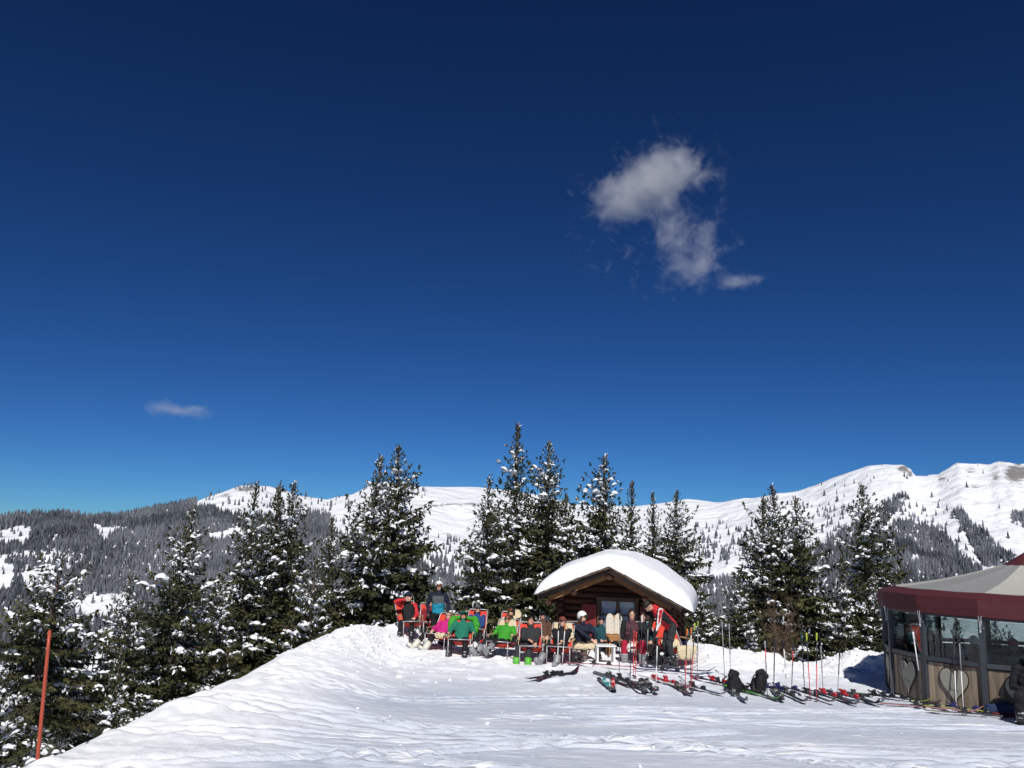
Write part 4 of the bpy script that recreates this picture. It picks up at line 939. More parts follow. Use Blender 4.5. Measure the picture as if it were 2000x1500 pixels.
def nrmz(v): v = np.asarray(v, float); return v / (np.linalg.norm(v) + 1e-9)
def ik(a, c, l1, l2, pole):
    """middle joint of a two-bone chain from a to c bending towards pole"""
    a = np.asarray(a, float); c = np.asarray(c, float); d = c - a; L_ = np.linalg.norm(d)
    if L_ > (l1 + l2) * 0.995: c = a + d / L_ * (l1 + l2) * 0.995; d = c - a; L_ = np.linalg.norm(d)
    u = d / L_; x = (l1 * l1 - l2 * l2 + L_ * L_) / (2 * L_); h = math.sqrt(max(l1 * l1 - x * x, 0))
    p = np.asarray(pole, float); p = p - u * (p @ u); p = nrmz(p)
    return a + u * x + p * h, c

class Body:
    """collects tapered limbs, then fuses them to one continuous skin"""
    def __init__(s): s.mb = MB(); s.prim = []
    def limb(s, pts, rad, reg, n=12, flat=1.0):
        pts = np.asarray(pts, float); s.mb.tube(pts, rad, n)
        for p, r in ((pts[0], rad[0]), (pts[-1], rad[-1])): s.mb.ell(p, (r, r, r), 10, 7)
        for i in range(len(pts) - 1): s.prim.append((pts[i], pts[i + 1], rad[i], rad[i + 1], reg))
    def ring_loft(s, cs, ax, fx, rx, ry, reg, n=16):
        """elliptic loft: centres, side axis, front axis"""
        V = []; th = np.arange(n) * 2 * math.pi / n; m = len(cs)
        for i in range(m):
            V.append(cs[i] + rx[i] * np.cos(th)[:, None] * ax + ry[i] * np.sin(th)[:, None] * fx)
        V = np.concatenate(V + [[cs[0]], [cs[-1]]]); Q = [[i * n + k, i * n + (k + 1) % n, (i + 1) * n + (k + 1) % n, (i + 1) * n + k] for i in range(m - 1) for k in range(n)]
        T = [[m * n, (k + 1) % n, k] for k in range(n)] + [[m * n + 1, (m - 1) * n + k, (m - 1) * n + (k + 1) % n] for k in range(n)]
        if np.cross(ax, fx) @ (cs[-1] - cs[0]) < 0: Q = [q[::-1] for q in Q]; T = [t[::-1] for t in T]
        s.mb.add(V, Q, T)
        for i in range(m - 1): s.prim.append((np.asarray(cs[i]), np.asarray(cs[i + 1]), (rx[i] + ry[i]) / 2, (rx[i + 1] + ry[i + 1]) / 2, reg))
    def blob(s, c, r, reg, rot=None):
        s.mb.ell(c, r, 14, 10, rot); s.prim.append((np.asarray(c), np.asarray(c) + 1e-4, float(np.mean(r)), float(np.mean(r)), reg))
    def fuse(s, name, mats, voxel=0.0135, refine=None, fold=0.013, seed=0):
        me0 = s.mb.mesh("tmp", None); o = bpy.data.objects.new("tmp", me0); COL.objects.link(o)
        r = o.modifiers.new("r", 'REMESH'); r.mode = 'VOXEL'; r.voxel_size = voxel; r.use_smooth_shade = True
        sm = o.modifiers.new("s", 'SMOOTH'); sm.factor = 0.5; sm.iterations = 2
        dg = bpy.context.evaluated_depsgraph_get(); me = bpy.data.meshes.new_from_object(o.evaluated_get(dg))
        bpy.data.objects.remove(o); bpy.data.meshes.remove(me0); me.name = name
        n = len(me.vertices); V = np.zeros(n * 3, np.float32); me.vertices.foreach_get("co", V); V = V.reshape(-1, 3).astype(float)
        best = np.full(n, 1e9); reg = np.zeros(n, int); names = list(mats.keys())
        for p0, p1, r0, r1, rg in s.prim:
            d = p1 - p0; t = np.clip(((V - p0) @ d) / (d @ d + 1e-9), 0, 1); dist = np.linalg.norm(V - p0 - t[:, None] * d, axis=1) - (r0 + (r1 - r0) * t)
            b = dist < best; best[b] = dist[b]; reg[b] = names.index(rg)
        if refine is not None: reg = refine(V, reg, names)
        # folds in the cloth
        cloth = np.isin(reg, [i for i, k_ in enumerate(names) if k_ not in ('skin', 'lip', 'glove')])
        no = np.zeros(n * 3, np.float32); me.vertices.foreach_get("normal", no); no = no.reshape(-1, 3)
        f = fbm(V[:, 0] * 10 + V[:, 2] * 7, V[:, 1] * 9 + V[:, 2] * 17, 3, 140 + seed)
        V2 = V + no * (f * fold * 2 * cloth)[:, None]
        me.vertices.foreach_set("co", V2.astype(np.float32).ravel())
        for m in mats.values(): me.materials.append(m)
        npoly = len(me.polygons); ls = np.zeros(npoly, np.int32); me.polygons.foreach_get("loop_start", ls); lv = np.zeros(len(me.loops), np.int32); me.loops.foreach_get("vertex_index", lv)
        me.polygons.foreach_set("material_index", reg[lv[ls]].astype(np.int32)); me.polygons.foreach_set("use_smooth", np.ones(npoly, bool)); me.update()
        return me

def hand(B, wrist, dirv, palm_n, side, reg, curl=0.5, sc=1.0):
    d = nrmz(dirv); pn = nrmz(np.asarray(palm_n, float) - d * (np.asarray(palm_n, float) @ d)); sd = np.cross(d, pn) * side      # sd points to the thumb side
    c = wrist + d * 0.05 * sc
    R3 = np.stack([sd, d, pn], 1)
    B.blob(c, (0.040 * sc, 0.052 * sc, 0.019 * sc), reg, R3)
    for k, (off, ln) in enumerate(((0.030, 0.070), (0.010, 0.078), (-0.010, 0.073), (-0.029, 0.058))):
        b0 = wrist + d * 0.092 * sc + sd * off * sc; a1 = curl * 0.8; a2 = curl * 1.7
        b1 = b0 + (d * math.cos(a1) + pn * math.sin(a1)) * ln * 0.55 * sc; b2 = b1 + (d * math.cos(a2) + pn * math.sin(a2)) * ln * 0.5 * sc
        B.limb([b0 - d * 0.02, b0, b1, b2], [0.0105 * sc, 0.0105 * sc, 0.0095 * sc, 0.0085 * sc], reg, 8)
    t0 = wrist + d * 0.03 * sc + sd * 0.030 * sc; t1 = t0 + nrmz(d * 0.6 + sd * 0.75 + pn * 0.25) * 0.042 * sc; t2 = t1 + nrmz(d * 0.9 + sd * 0.2 + pn * 0.45) * 0.034 * sc
    B.limb([t0, t1, t2], [0.014 * sc, 0.0115 * sc, 0.0095 * sc], reg, 8)

def ski_boot(parent, ankle, shin_up, toe, col, name="ski_boot"):
    """stiff boot: cuff, shell, buckles, sole"""
    up = nrmz(shin_up); f = nrmz(np.asarray(toe, float) - up * (np.asarray(toe, float) @ up) * 0.3); sdv = nrmz(np.cross(up, f))
    ups = nrmz(np.cross(f, sdv))
    if ups @ up < 0: ups = -ups
    mb = MB(); a = np.asarray(ankle, float)
    mb.tube([a + up * 0.19, a + up * 0.10, a + up * 0.01, a - ups * 0.03], [0.088, 0.084, 0.074, 0.066], 12)
    heel = a - f * 0.06 - ups * 0.075; tp = a + f * 0.20 - ups * 0.085
    mb.tube([heel, a + f * 0.03 - ups * 0.06, a + f * 0.12 - ups * 0.075, tp], [0.056, 0.064, 0.056, 0.042], 10)
    b = mb.build(name, col, parent, True)
    mb = MB(); n = 14; t = np.linspace(0, 2 * math.pi, n, endpoint=False); P2 = np.stack([0.155 * np.cos(t) + 0.07, 0.05 * np.sin(t)], 1)
    lo = [a - ups * 0.145 + f * p[0] + sdv * p[1] for p in P2]; hi = [v + ups * 0.035 for v in lo]
    V = lo + hi + [a - ups * 0.145 + f * 0.07, a - ups * 0.11 + f * 0.07]
    mb.add(V, [[k, (k + 1) % n, n + (k + 1) % n, n + k] for k in range(n)], [[2 * n, (k + 1) % n, k] for k in range(n)] + [[2 * n + 1, n + k, n + (k + 1) % n] for k in range(n)])
    mb.build("sole", M['sole'], b)
    for q in (0.15, 0.08): mb = MB(); mb.tube([a + up * q + f * 0.088 - sdv * 0.03, a + up * q + f * 0.090 + sdv * 0.03], 0.008, 5); mb.build("buckle", M['alu'], b)

def make_person(label, loc, yaw, J, cols, gear=(), boots=None, skin=SKIN, refine=None, seed=0, build=1.0, fat=1.0, glove=False, group="people sunning themselves on the terrace"):
    """J: joints in local metres, person faces local -y; A = local -x side, B = local +x side"""
    B = Body(); g = {k: np.asarray(v, float) for k, v in J.items()}
    up = nrmz(g['neck'] - g['pelvis']); sx = nrmz(g['shB'] - g['shA']); fr = nrmz(np.cross(sx, up)) ; 
    if fr @ np.array([0, -1.0, 0]) < -0.2: fr = -fr
    L_ = np.linalg.norm(g['neck'] - g['pelvis'])
    hs = [-0.16, -0.02, 0.20, 0.45, 0.70, 0.88, 0.97]
    B.ring_loft(np.array([g['pelvis'] + up * L_ * h for h in hs]), sx, fr, np.array([0.165, 0.185, 0.168, 0.172, 0.190, 0.172, 0.075]) * fat, np.array([0.115, 0.135, 0.128, 0.135, 0.132, 0.098, 0.06]) * fat, 'jacket')
    for k, hp in (('A', 'hipA'), ('B', 'hipB')):
        B.limb([g[hp], g[hp] * 0.5 + g['kn' + k] * 0.5, g['kn' + k]], np.array([0.098, 0.088, 0.068]) * fat, 'pants'); B.limb([g['kn' + k], g['kn' + k] * 0.55 + g['an' + k] * 0.45, g['an' + k]], np.array([0.069, 0.072, 0.066]) * fat, 'pants')
        if boots is None:
            ft = nrmz(g.get('toe' + k, np.array([0, -1, 0]))); B.limb([g['an' + k] - ft * 0.03 + [0, 0, -0.04], g['an' + k] + ft * 0.10 + [0, 0, -0.055], g['an' + k] + ft * 0.17 + [0, 0, -0.06]], [0.052, 0.045, 0.035], 'shoe')
        B.limb([g['sh' + k], g['sh' + k] * 0.5 + g['el' + k] * 0.5, g['el' + k]], np.array([0.072, 0.064, 0.053]) * fat, 'sleeve' + k); B.limb([g['el' + k], g['el' + k] * 0.4 + g['wr' + k] * 0.6, g['wr' + k]], np.array([0.054, 0.049, 0.041]) * fat, 'sleeve' + k)
        hd = nrmz(g.get('hd' + k, g['wr' + k] - g['el' + k])); hn = g.get('hn' + k, np.array([0, 0.3, -1.0]))
        hand(B, g['wr' + k], hd, hn, 1 if k == 'A' else -1, 'glove' if glove else 'skin', g.get('curl', np.array(0.55)).item() if isinstance(g.get('curl', None), np.ndarray) else 0.55)
    # neck, collar and head
    hc = g['head']; hu = nrmz(g['hup']); hf = nrmz(g['hfr'] - hu * (g['hfr'] @ hu)); hs_ = np.cross(hu, hf) ; R3 = np.stack([-hs_, -hf, hu], 1)
    def hp(x, y, z): return hc + R3 @ np.array([x, y, z])
    B.limb([g['neck'] - up * 0.03, hc - hu * 0.08], [0.062, 0.055], 'skin'); B.limb([g['neck'] - up * 0.06, g['neck'] + up * 0.025], [0.098, 0.076], 'collar')
    B.blob(hc + R3 @ np.array([0, 0.012, 0.022]), (0.074, 0.094, 0.100), 'skin', R3); B.blob(hp(0, -0.030, -0.045), (0.054, 0.058, 0.072), 'skin', R3)
    B.blob(hp(0, -0.098, -0.012), (0.013, 0.020, 0.022), 'skin', R3); B.blob(hp(0, -0.074, 0.012), (0.013, 0.02, 0.03), 'skin', R3)
    for sgn in (-1, 1): B.blob(hp(sgn * 0.076, 0.012, -0.002), (0.011, 0.019, 0.030), 'skin', R3)
    B.blob(hp(0, -0.080, -0.058), (0.022, 0.012, 0.009), 'lip', R3)
    mats = {'jacket': cols['jacket'], 'sleeveA': cols.get('sleeveA', cols.get('sleeve', cols['jacket'])), 'sleeveB': cols.get('sleeveB', cols.get('sleeve', cols['jacket'])), 'pants': cols['pants'], 'skin': skin, 'collar': cols.get('collar', cols['jacket']), 'lip': LIP, 'glove': cols.get('glove', M['black']), 'shoe': cols.get('shoe', M['black'])}
    for k_, v_ in cols.items():
        if k_ not in mats and k_ not in ('sleeve',): mats[k_] = v_
    root = thing("person", label, "person", loc, yaw, group); root.scale = (build,) * 3
    me = B.fuse("body", mats, refine=(lambda V, reg, names: refine(V, reg, names, g)) if refine else None, seed=seed)
    obj("body", me, root)
    def place(mb, nm, mat, par=root, smooth=True):
        V = np.concatenate(mb.V); V2 = hc + V @ R3.T; mb.V = [V2]; return mb.build(nm, mat, par, smooth)
    if boots is not None:
        for k in 'AB': ski_boot(root, g['an' + k], g['kn' + k] - g['an' + k], g.get('toe' + k, np.array([0, -1.0, 0])), boots)
    for it in gear:
        kind = it[0]
        if kind == 'helmet':
            mb = MB(); V = []; nu_, nv_ = 20, 9
            for j in range(nv_):
                ph = math.pi / 2 * (1 - j / (nv_ - 1) * 1.16)
                for i in range(nu_):
                    th = 2 * math.pi * i / nu_; V.append([0.108 * math.cos(ph) * math.cos(th), 0.128 * math.cos(ph) * math.sin(th) + 0.012, 0.038 + 0.118 * math.sin(ph) - (0.055 if math.sin(th) > 0.0 and j == nv_ - 1 else 0)])
            mb.add(V, [[j * nu_ + i, j * nu_ + (i + 1) % nu_, (j + 1) * nu_ + (i + 1) % nu_, (j + 1) * nu_ + i] for j in range(nv_ - 1) for i in range(nu_)]); h_ = place(mb, "helmet", it[1])
            sd = h_.modifiers.new("shell", 'SOLIDIFY'); sd.thickness = 0.012
            mb = MB(); mb.ell((0, 0.035, -0.02), (0.100, 0.06, 0.05), 12, 8); place(mb, "ear_pad", M['black'], h_)
            if len(it) > 2: 
                mb = MB(); mb.ell((0, -0.095, it[3] if len(it) > 3 else 0.015), (0.078, 0.035, 0.040), 14, 8); place(mb, "goggles", it[2], h_)
        elif kind == 'shades':
            mb = MB(); mb.ell((-0.034, -0.090, 0.020), (0.031, 0.014, 0.022), 10, 6).ell((0.034, -0.090, 0.020), (0.031, 0.014, 0.022), 10, 6).tube([(-0.08, 0.0, 0.028), (-0.066, -0.07, 0.03), (0.0, -0.103, 0.03), (0.066, -0.07, 0.03), (0.08, 0.0, 0.028)], 0.006, 5); place(mb, "sunglasses", it[1])
        elif kind == 'eyes':
            mb = MB()
            for sg_ in (-1, 1): mb.ell((sg_ * 0.032, -0.082, 0.018), (0.014, 0.007, 0.006), 8, 5)
            place(mb, "eye", F_("dark_eye", (0.03, 0.02, 0.015)))
        elif kind == 'hair':
            mb = MB(); rg = np.random.default_rng(seed); ln = it[2] if len(it) > 2 else 0.0
            mb.ell((0, 0.026, 0.042), (0.086, 0.100, 0.094), 16, 11)
            if ln: mb.ell((0, 0.075, -0.06), (0.080, 0.045, 0.09 + ln), 12, 9); mb.ell((-0.068, 0.02, -0.05), (0.024, 0.04, 0.08 + ln), 8, 8); mb.ell((0.068, 0.02, -0.05), (0.024, 0.04, 0.08 + ln), 8, 8)
            V = np.concatenate(mb.V); V += 0.010 * fbm(V[:, :1] * 60 + V[:, 2:] * 30, V[:, 1:2] * 60, 2, seed); mb.V = [V]; place(mb, "hair", it[1])
        elif kind in ('cap', 'beanie'):
            mb = MB(); mb.ell((0, 0.016, 0.058), (0.090, 0.106, 0.090 if kind == 'beanie' else 0.074), 16, 10)
            if kind == 'beanie': mb.tube([(0.092 * math.cos(t), 0.016 + 0.108 * math.sin(t), 0.052) for t in np.linspace(0, 2 * math.pi, 21)], 0.014, 6, cap=False)
            else: mb.ell((0, -0.105, 0.056), (0.062, 0.062, 0.010), 12, 6)
            place(mb, "hat", it[1])
        elif kind == 'pack':
            mb = MB(); c = g['pelvis'] * 0.35 + g['neck'] * 0.65 - fr * 0.2; Rm = np.stack([sx, fr, up], 1); mb.ell(c, (0.15, 0.09, 0.23), 14, 10, Rm); pk = mb.build("rucksack", it[1], root, True)
            for sg_ in (-1, 1):
                mb = MB(); s0 = g['neck'] + sx * 0.11 * sg_ - up * 0.02; mb.tube([s0 - fr * 0.12 - up * 0.05, s0 + up * 0.045, s0 + fr * 0.12 - up * 0.08, s0 + fr * 0.13 - up * 0.28 + sx * 0.05 * sg_], 0.018, 6); mb.build("strap", it[1], pk)
    return root

def seated(rec=0.72, seat=0.25, legyaw=0.0, spread=0.13, thigh_pitch=0.12, shin=(0.35, 0.35), shinyaw=0.0, hA=None, hB=None, look=(0, -1, 0.1), headtilt=0.35, lean_x=0.0, th=0.42, sn=0.42, slouch=0.0):
    """reclining in a deckchair, hips over the origin; hA/hB are wrist targets"""
    pel = np.array([0, 0.0, seat + 0.13]); u = nrmz([lean_x, math.sin(rec), math.cos(rec)])
    neck = pel + u * 0.52; sx = nrmz(np.cross(np.array([0, -1.0, 0]), u) * -1); sx = np.array([1, 0, 0]) if abs(lean_x) < 1e-6 else nrmz(np.array([u[2], 0, -u[0]]))
    J = {'pelvis': pel, 'neck': neck, 'shA': neck - u * 0.06 - sx * 0.185, 'shB': neck - u * 0.06 + sx * 0.185, 'hipA': pel - [0.095, 0, 0.03], 'hipB': pel + [0.095, 0, -0.03]}
    hu = nrmz([lean_x, math.sin(rec * headtilt), math.cos(rec * headtilt)]); J['hup'] = hu; J['head'] = neck + hu * 0.165 + np.array([0, -0.015, 0]); J['hfr'] = np.array(look, float)
    for k, sg in (('A', -1), ('B', 1)):
        ly = legyaw + sg * spread; d = np.array([math.sin(ly) * math.cos(thigh_pitch), -math.cos(ly) * math.cos(thigh_pitch), math.sin(thigh_pitch)])
        kn = J['hip' + k] + d * th; J['kn' + k] = kn
        sh = shin[0] if k == 'A' else shin[1]; sy = ly + shinyaw
        dd = np.array([math.sin(sy) * math.sin(sh), -math.cos(sy) * math.sin(sh), -math.cos(sh)]); J['an' + k] = kn + dd * sn
        tz = math.sin(max(sh - 0.35, 0) * 0.9); J['toe' + k] = np.array([math.sin(sy), -math.cos(sy), 0.15 + 1.6 * tz])
        tgt = hA if k == 'A' else hB
        if tgt is None: tgt = pel + np.array([sg * 0.10, -0.16, 0.12])
        el, wr = ik(J['sh' + k], np.asarray(tgt, float), 0.285, 0.25, np.array([sg * 0.8, 0.45, -0.7])); J['el' + k] = el; J['wr' + k] = wr
    return J
def standing(bend=0.0, hA=None, hB=None, look=(0, -1, 0), stance=0.10, hup=(0, 0, 1)):
    pel = np.array([0, 0.0, 0.92]); u = nrmz([0, -math.sin(bend), math.cos(bend)]); neck = pel + u * 0.53
    J = {'pelvis': pel, 'neck': neck, 'shA': neck - u * 0.06 - [0.19, 0, 0], 'shB': neck - u * 0.06 + [0.19, 0, 0], 'hipA': pel - [0.095, 0, 0.03], 'hipB': pel + [0.095, 0, -0.03]}
    J['hup'] = nrmz(hup); J['head'] = neck + nrmz(hup) * 0.165; J['hfr'] = np.array(look, float)
    for k, sg in (('A', -1), ('B', 1)):
        J['kn' + k] = np.array([sg * stance, -0.02, 0.50]); J['an' + k] = np.array([sg * (stance + 0.02), 0.02, 0.12]); J['toe' + k] = np.array([sg * 0.2, -1, 0])
        tgt = hA if k == 'A' else hB
        if tgt is None: tgt = np.array([sg * 0.27, -0.05, 0.85])
        el, wr = ik(J['sh' + k], np.asarray(tgt, float), 0.285, 0.25, np.array([sg * 0.6, 0.8, -0.2])); J['el' + k] = el; J['wr' + k] = wr
    return J

# ------------------------------------------------------------------ deckchairs
def sling_path():
    return np.array([(-0.44, 0.405), (-0.36, 0.39), (-0.22, 0.325), (-0.05, 0.27), (0.10, 0.28), (0.21, 0.39), (0.33, 0.53), (0.45, 0.675), (0.57, 0.82), (0.595, 0.85)])
def build_deckchair_meshes():
    W = 0.27; Pm = {}
    mb = MB(); mb.tube([(0, -0.46, 0.0), (0, -0.44, 0.43)], 0.014, 8); Pm['front_leg'] = mb.mesh("leg", M['alu'], True)
    mb = MB(); mb.tube([(0, 0.02, 0.36), (0, 0.50, 0.0)], 0.014, 8); Pm['rear_leg'] = mb.mesh("leg", M['alu'], True)
    mb = MB(); mb.tube([(-W, -0.44, 0.43), (W, -0.44, 0.43)], 0.014, 8)
    for sx in (-1, 1): mb.tube([(sx * W, -0.44, 0.43), (sx * W, -0.15, 0.385), (sx * W, 0.12, 0.35)], 0.013, 8)
    mb.tube([(-W, 0.24, 0.18), (W, 0.24, 0.18)], 0.010, 6); Pm['seat_frame'] = mb.mesh("seat_frame", M['alu'], True)
    mb = MB()
    mb.tube([(-W, 0.10, 0.30), (-W, 0.60, 0.855), (-W + 0.03, 0.62, 0.88), (W - 0.03, 0.62, 0.88), (W, 0.60, 0.855), (W, 0.10, 0.30)], 0.014, 8); Pm['back_frame'] = mb.mesh("back_frame", M['alu'], True)
    p = sling_path(); xs = np.linspace(-W + 0.012, W - 0.012, 9); V = []
    for (y, z) in p:
        for x in xs: V.append((x, y, z - 0.025 * (1 - (x / W) ** 2)))
    n = len(p); mb = MB(); mb.add(V, [[i * 9 + j, i * 9 + j + 1, (i + 1) * 9 + j + 1, (i + 1) * 9 + j] for i in range(n - 1) for j in range(8)]); Pm['sling'] = mb.mesh("sling", M['sling'], True)
    mb = MB(); mb.box((0, 0.02, 0.55), (0.05, 0.50, 0.022)); mb.tube([(0, -0.20, 0.54), (0, -0.30, 0.41)], 0.009, 6); Pm['armrest'] = mb.mesh("armrest", M['arm_wood'])
    return Pm, W
DCM, DCW = build_deckchair_meshes()
def deckchair(x, y, yaw, label, scale=1.0):
    e = thing("deckchair", label, "deckchair", (x, y, gz(x, y) - 0.03), yaw, "red sling deckchairs on the terrace"); e.scale = (scale,) * 3
    for sx in (-1, 1):
        obj("leg", DCM['front_leg'], e, (sx * DCW, 0, 0)); obj("leg", DCM['rear_leg'], e, (sx * (DCW + 0.02), 0, 0)); obj("armrest", DCM['armrest'], e, (sx * (DCW + 0.03), 0, 0))
    obj("seat_frame", DCM['seat_frame'], e); obj("back_frame", DCM['back_frame'], e)
    s_ = obj("sling", DCM['sling'], e); 
    return e
md = DCM['sling']
def fleece(x, y, yaw, label, mat, t0, t1, w=0.40, xo=0.0, seed=0, hang=0.0, scale=1.0, lift=0.02):
    """sheepskin lying along the sling from path parameter t0 to t1, hanging past the end"""
    p = sling_path(); s_ = np.r_[0, np.cumsum(np.hypot(*np.diff(p, axis=0).T))]; s_ /= s_[-1]; n, m = 18, 13; V = []
    rg = np.random.default_rng(seed)
    for i in range(n):
        t = t0 + (t1 - t0) * i / (n - 1); yy, zz = np.interp(t, s_, p[:, 0]), np.interp(t, s_, p[:, 1])
        if t > 1: k_ = (t - 1) * 1.25; yy, zz = 0.625 + 0.03 * min(1, k_ * 8), 0.90 - k_
        if t < 0: k_ = -t * 1.25; yy, zz = -0.475, 0.445 - k_
        wd = w * (0.62 + 0.38 * math.sin(math.pi * (0.12 + 0.76 * i / (n - 1)))) * (1 + 0.10 * rg.normal())
        for j in range(m):
            q = (j / (m - 1) - 0.5) * wd; V.append((xo + q, yy - lift - 0.01 + 0.012 * math.sin(j * 1.7 + i), zz + lift + 0.010 * math.sin(i * 2.1 + j * 0.9) - (max(0, abs(xo + q) - 0.27) * 0.9)))
    mb = MB(); mb.add(V, [[i * m + j, i * m + j + 1, (i + 1) * m + j + 1, (i + 1) * m + j] for i in range(n - 1) for j in range(m - 1)])
    o = mb.build("sheepskin", mat, None, True, (x, y, gz(x, y) - 0.03), (0, 0, yaw)); o.scale = (scale,) * 3; sd = o.modifiers.new("pile", 'SOLIDIFY'); sd.thickness = 0.03; sd.offset = 1
    return tag(o, label, "sheepskin", "sheepskins laid over the chairs")

# ------------------------------------------------------------------ chairs on the terrace
CH = {}
def chair_at(key, px, py, yaw, label, sc=0.95):
    p = on_ground(px, py); x = p[0] - math.sin(yaw) * 0.44 * sc; y = p[1] + math.cos(yaw) * 0.44 * sc
    CH[key] = (x, y, yaw, sc); return deckchair(x, y, yaw, label, sc)
chair_at('c1', 806, 1256, 0.38, "red deckchair at the left end of the front row beside the snow mound")
chair_at('c2', 848, 1269, -0.30, "low red deckchair holding the person in the magenta jacket")
chair_at('c3', 896, 1283, -0.05, "red deckchair under the person in the teal fleece")
chair_at('c4', 970, 1286, -0.28, "red deckchair under the reclining person in bright green")
chair_at('c5', 1037, 1296, 0.0, "red deckchair under the person in charcoal clothes with green boots")
chair_at('c6', 1090, 1298, -0.18, "red deckchair behind the two white ski poles")
chair_at('c7', 1146, 1292, 0.22, "red deckchair under the person with white helmet and brown trousers")
chair_at('c9', 1262, 1292, 0.0, "red deckchair left of the stooping person in red")
chair_at('c10', 1338, 1302, 0.30, "empty red deckchair at the right end with a long sheepskin hanging off it", 1.12)
chair_at('b1', 838, 1246, 0.1, "red deckchair in the back row in front of the standing helmeted person")
chair_at('b2', 926, 1256, -0.05, "red deckchair in the back row right of the teal fleece")
chair_at('b3', 994, 1266, -0.05, "red deckchair in the back row between bright green and charcoal jackets")
chair_at('b4', 1116, 1266, 0.0, "red deckchair in the back row left of the white helmet")
def over(key, label, mat, t0, t1, **k):
    x, y, yaw, sc = CH[key]; return fleece(x, y, yaw, label, mat, t0, t1, scale=sc, **k)
over('c4', "cream sheepskin over the back of the chair with the bright green jacket", M['fleece'], 0.62, 0.98, w=0.50, seed=1, lift=0.03)
over('c6', "cream sheepskin on the chair back behind the two white ski poles", M['fleece'], 0.60, 1.0, w=0.52, seed=2, lift=0.03)
over('c10', "long cream sheepskin hanging off the empty chair at the right end", M['fleece'], -0.22, 0.62, w=0.50, seed=3, lift=0.03)
over('c7', "cream sheepskin showing under the brown trousers", M['fleece'], -0.10, 0.40, w=0.60, seed=4, xo=-0.06, lift=0.01)
over('c2', "beige sheepskin hanging over the front of the magenta jacket's chair", M['fleece'], -0.10, 0.22, w=0.26, xo=0.16, seed=5, lift=0.01)
over('b3', "pale yellow sheepskin over the top of the back row chair", M['fleece'], 0.80, 1.10, w=0.36, xo=0.08, seed=6, lift=0.03)

# white side table and wooden chair with white fleece in front of the hut window
tp = on_ground(1183, 1296); tb_ = thing("side_table", "small white side table on four legs in front of the wooden chair", "table", (tp[0], tp[1] + 0.15, gz(tp[0], tp[1]) - 0.02), 0.05)
for sx in (-1, 1):
    for sy in (-1, 1):
        mb = MB(); mb.box((sx * 0.19, sy * 0.14, 0.20), (0.04, 0.04, 0.42)); mb.build("leg", M['white_paint'], tb_)
mb = MB(); mb.box((0, 0, 0.425), (0.46, 0.36, 0.03)); mb.build("table_top", M['white_paint'], tb_)
mb = MB(); mb.box((0, -0.14, 0.06), (0.34, 0.03, 0.03)); mb.build("stretcher", M['white_paint'], tb_)
wp = on_ground(1206, 1284); wc = thing("wooden_chair", "honey wood chair with rounded back draped in white fleece", "chair", (wp[0], wp[1] + 0.35, gz(wp[0], wp[1] + 0.35) - 0.02), 0.08)
for sx in (-1, 1):
    for sy in (-1, 1):
        mb = MB(); mb.tube([(sx * 0.19, sy * 0.18, 0), (sx * 0.17, sy * 0.16, 0.42)], [0.018, 0.022], 8); mb.build("leg", M['honey'], wc, True)
mb = MB(); mb.box((0, 0, 0.44), (0.44, 0.42, 0.04)); mb.build("seat", M['honey'], wc)
t = np.linspace(0, math.pi, 13); pl = [(-0.17, 0)] + [(0.17, 0)] + [(0.20 * math.cos(a), 0.34 + 0.13 * math.sin(a)) for a in t]
mb = MB(); mb.prism(pl, 0.0, 0.03, (0, 2, 1)); mb.build("backrest", M['honey'], wc, False, (0, 0.19, 0.46), (-0.12, 0, 0))
mb = MB(); mb.box((0, -0.225, 0.41), (0.40, 0.025, 0.09)); mb.build("apron", M['honey'], wc)
for i, (dx, lb) in enumerate(((-0.105, "left white fleece lobe hung on the wooden chair"), (0.105, "right white fleece lobe hung on the wooden chair"))):
    n, m = 14, 9; V = []
    for a in range(n):
        s_ = a / (n - 1); zz = 0.50 * s_; w = 0.105 * (1 if s_ < 0.62 else math.sqrt(max(0.02, 1 - ((s_ - 0.62) / 0.385) ** 2)))
        for b in range(m): q = b / (m - 1) * 2 - 1; V.append((q * w, -0.012 * (1 - q * q) + 0.004 * math.sin(a * 2 + b), zz))
    mb = MB(); mb.add(V, [[a * m + b, a * m + b + 1, (a + 1) * m + b + 1, (a + 1) * m + b] for a in range(n - 1) for b in range(m - 1)])
    o = mb.build("fleece_pad", M['fleece_white'], None, True); o.matrix_world = Matrix.Translation(Vector((wp[0], wp[1] + 0.35, gz(wp[0], wp[1] + 0.35) - 0.02))) @ Matrix.Rotation(0.08, 4, 'Z') @ Matrix.Translation(Vector((dx, 0.165, 0.47))) @ Matrix.Rotation(-0.12, 4, 'X')
    sd = o.modifiers.new("pile", 'SOLIDIFY'); sd.thickness = 0.035; sd.offset = -1; tag(o, lb, "fleece", "white fleeces on the wooden chair")

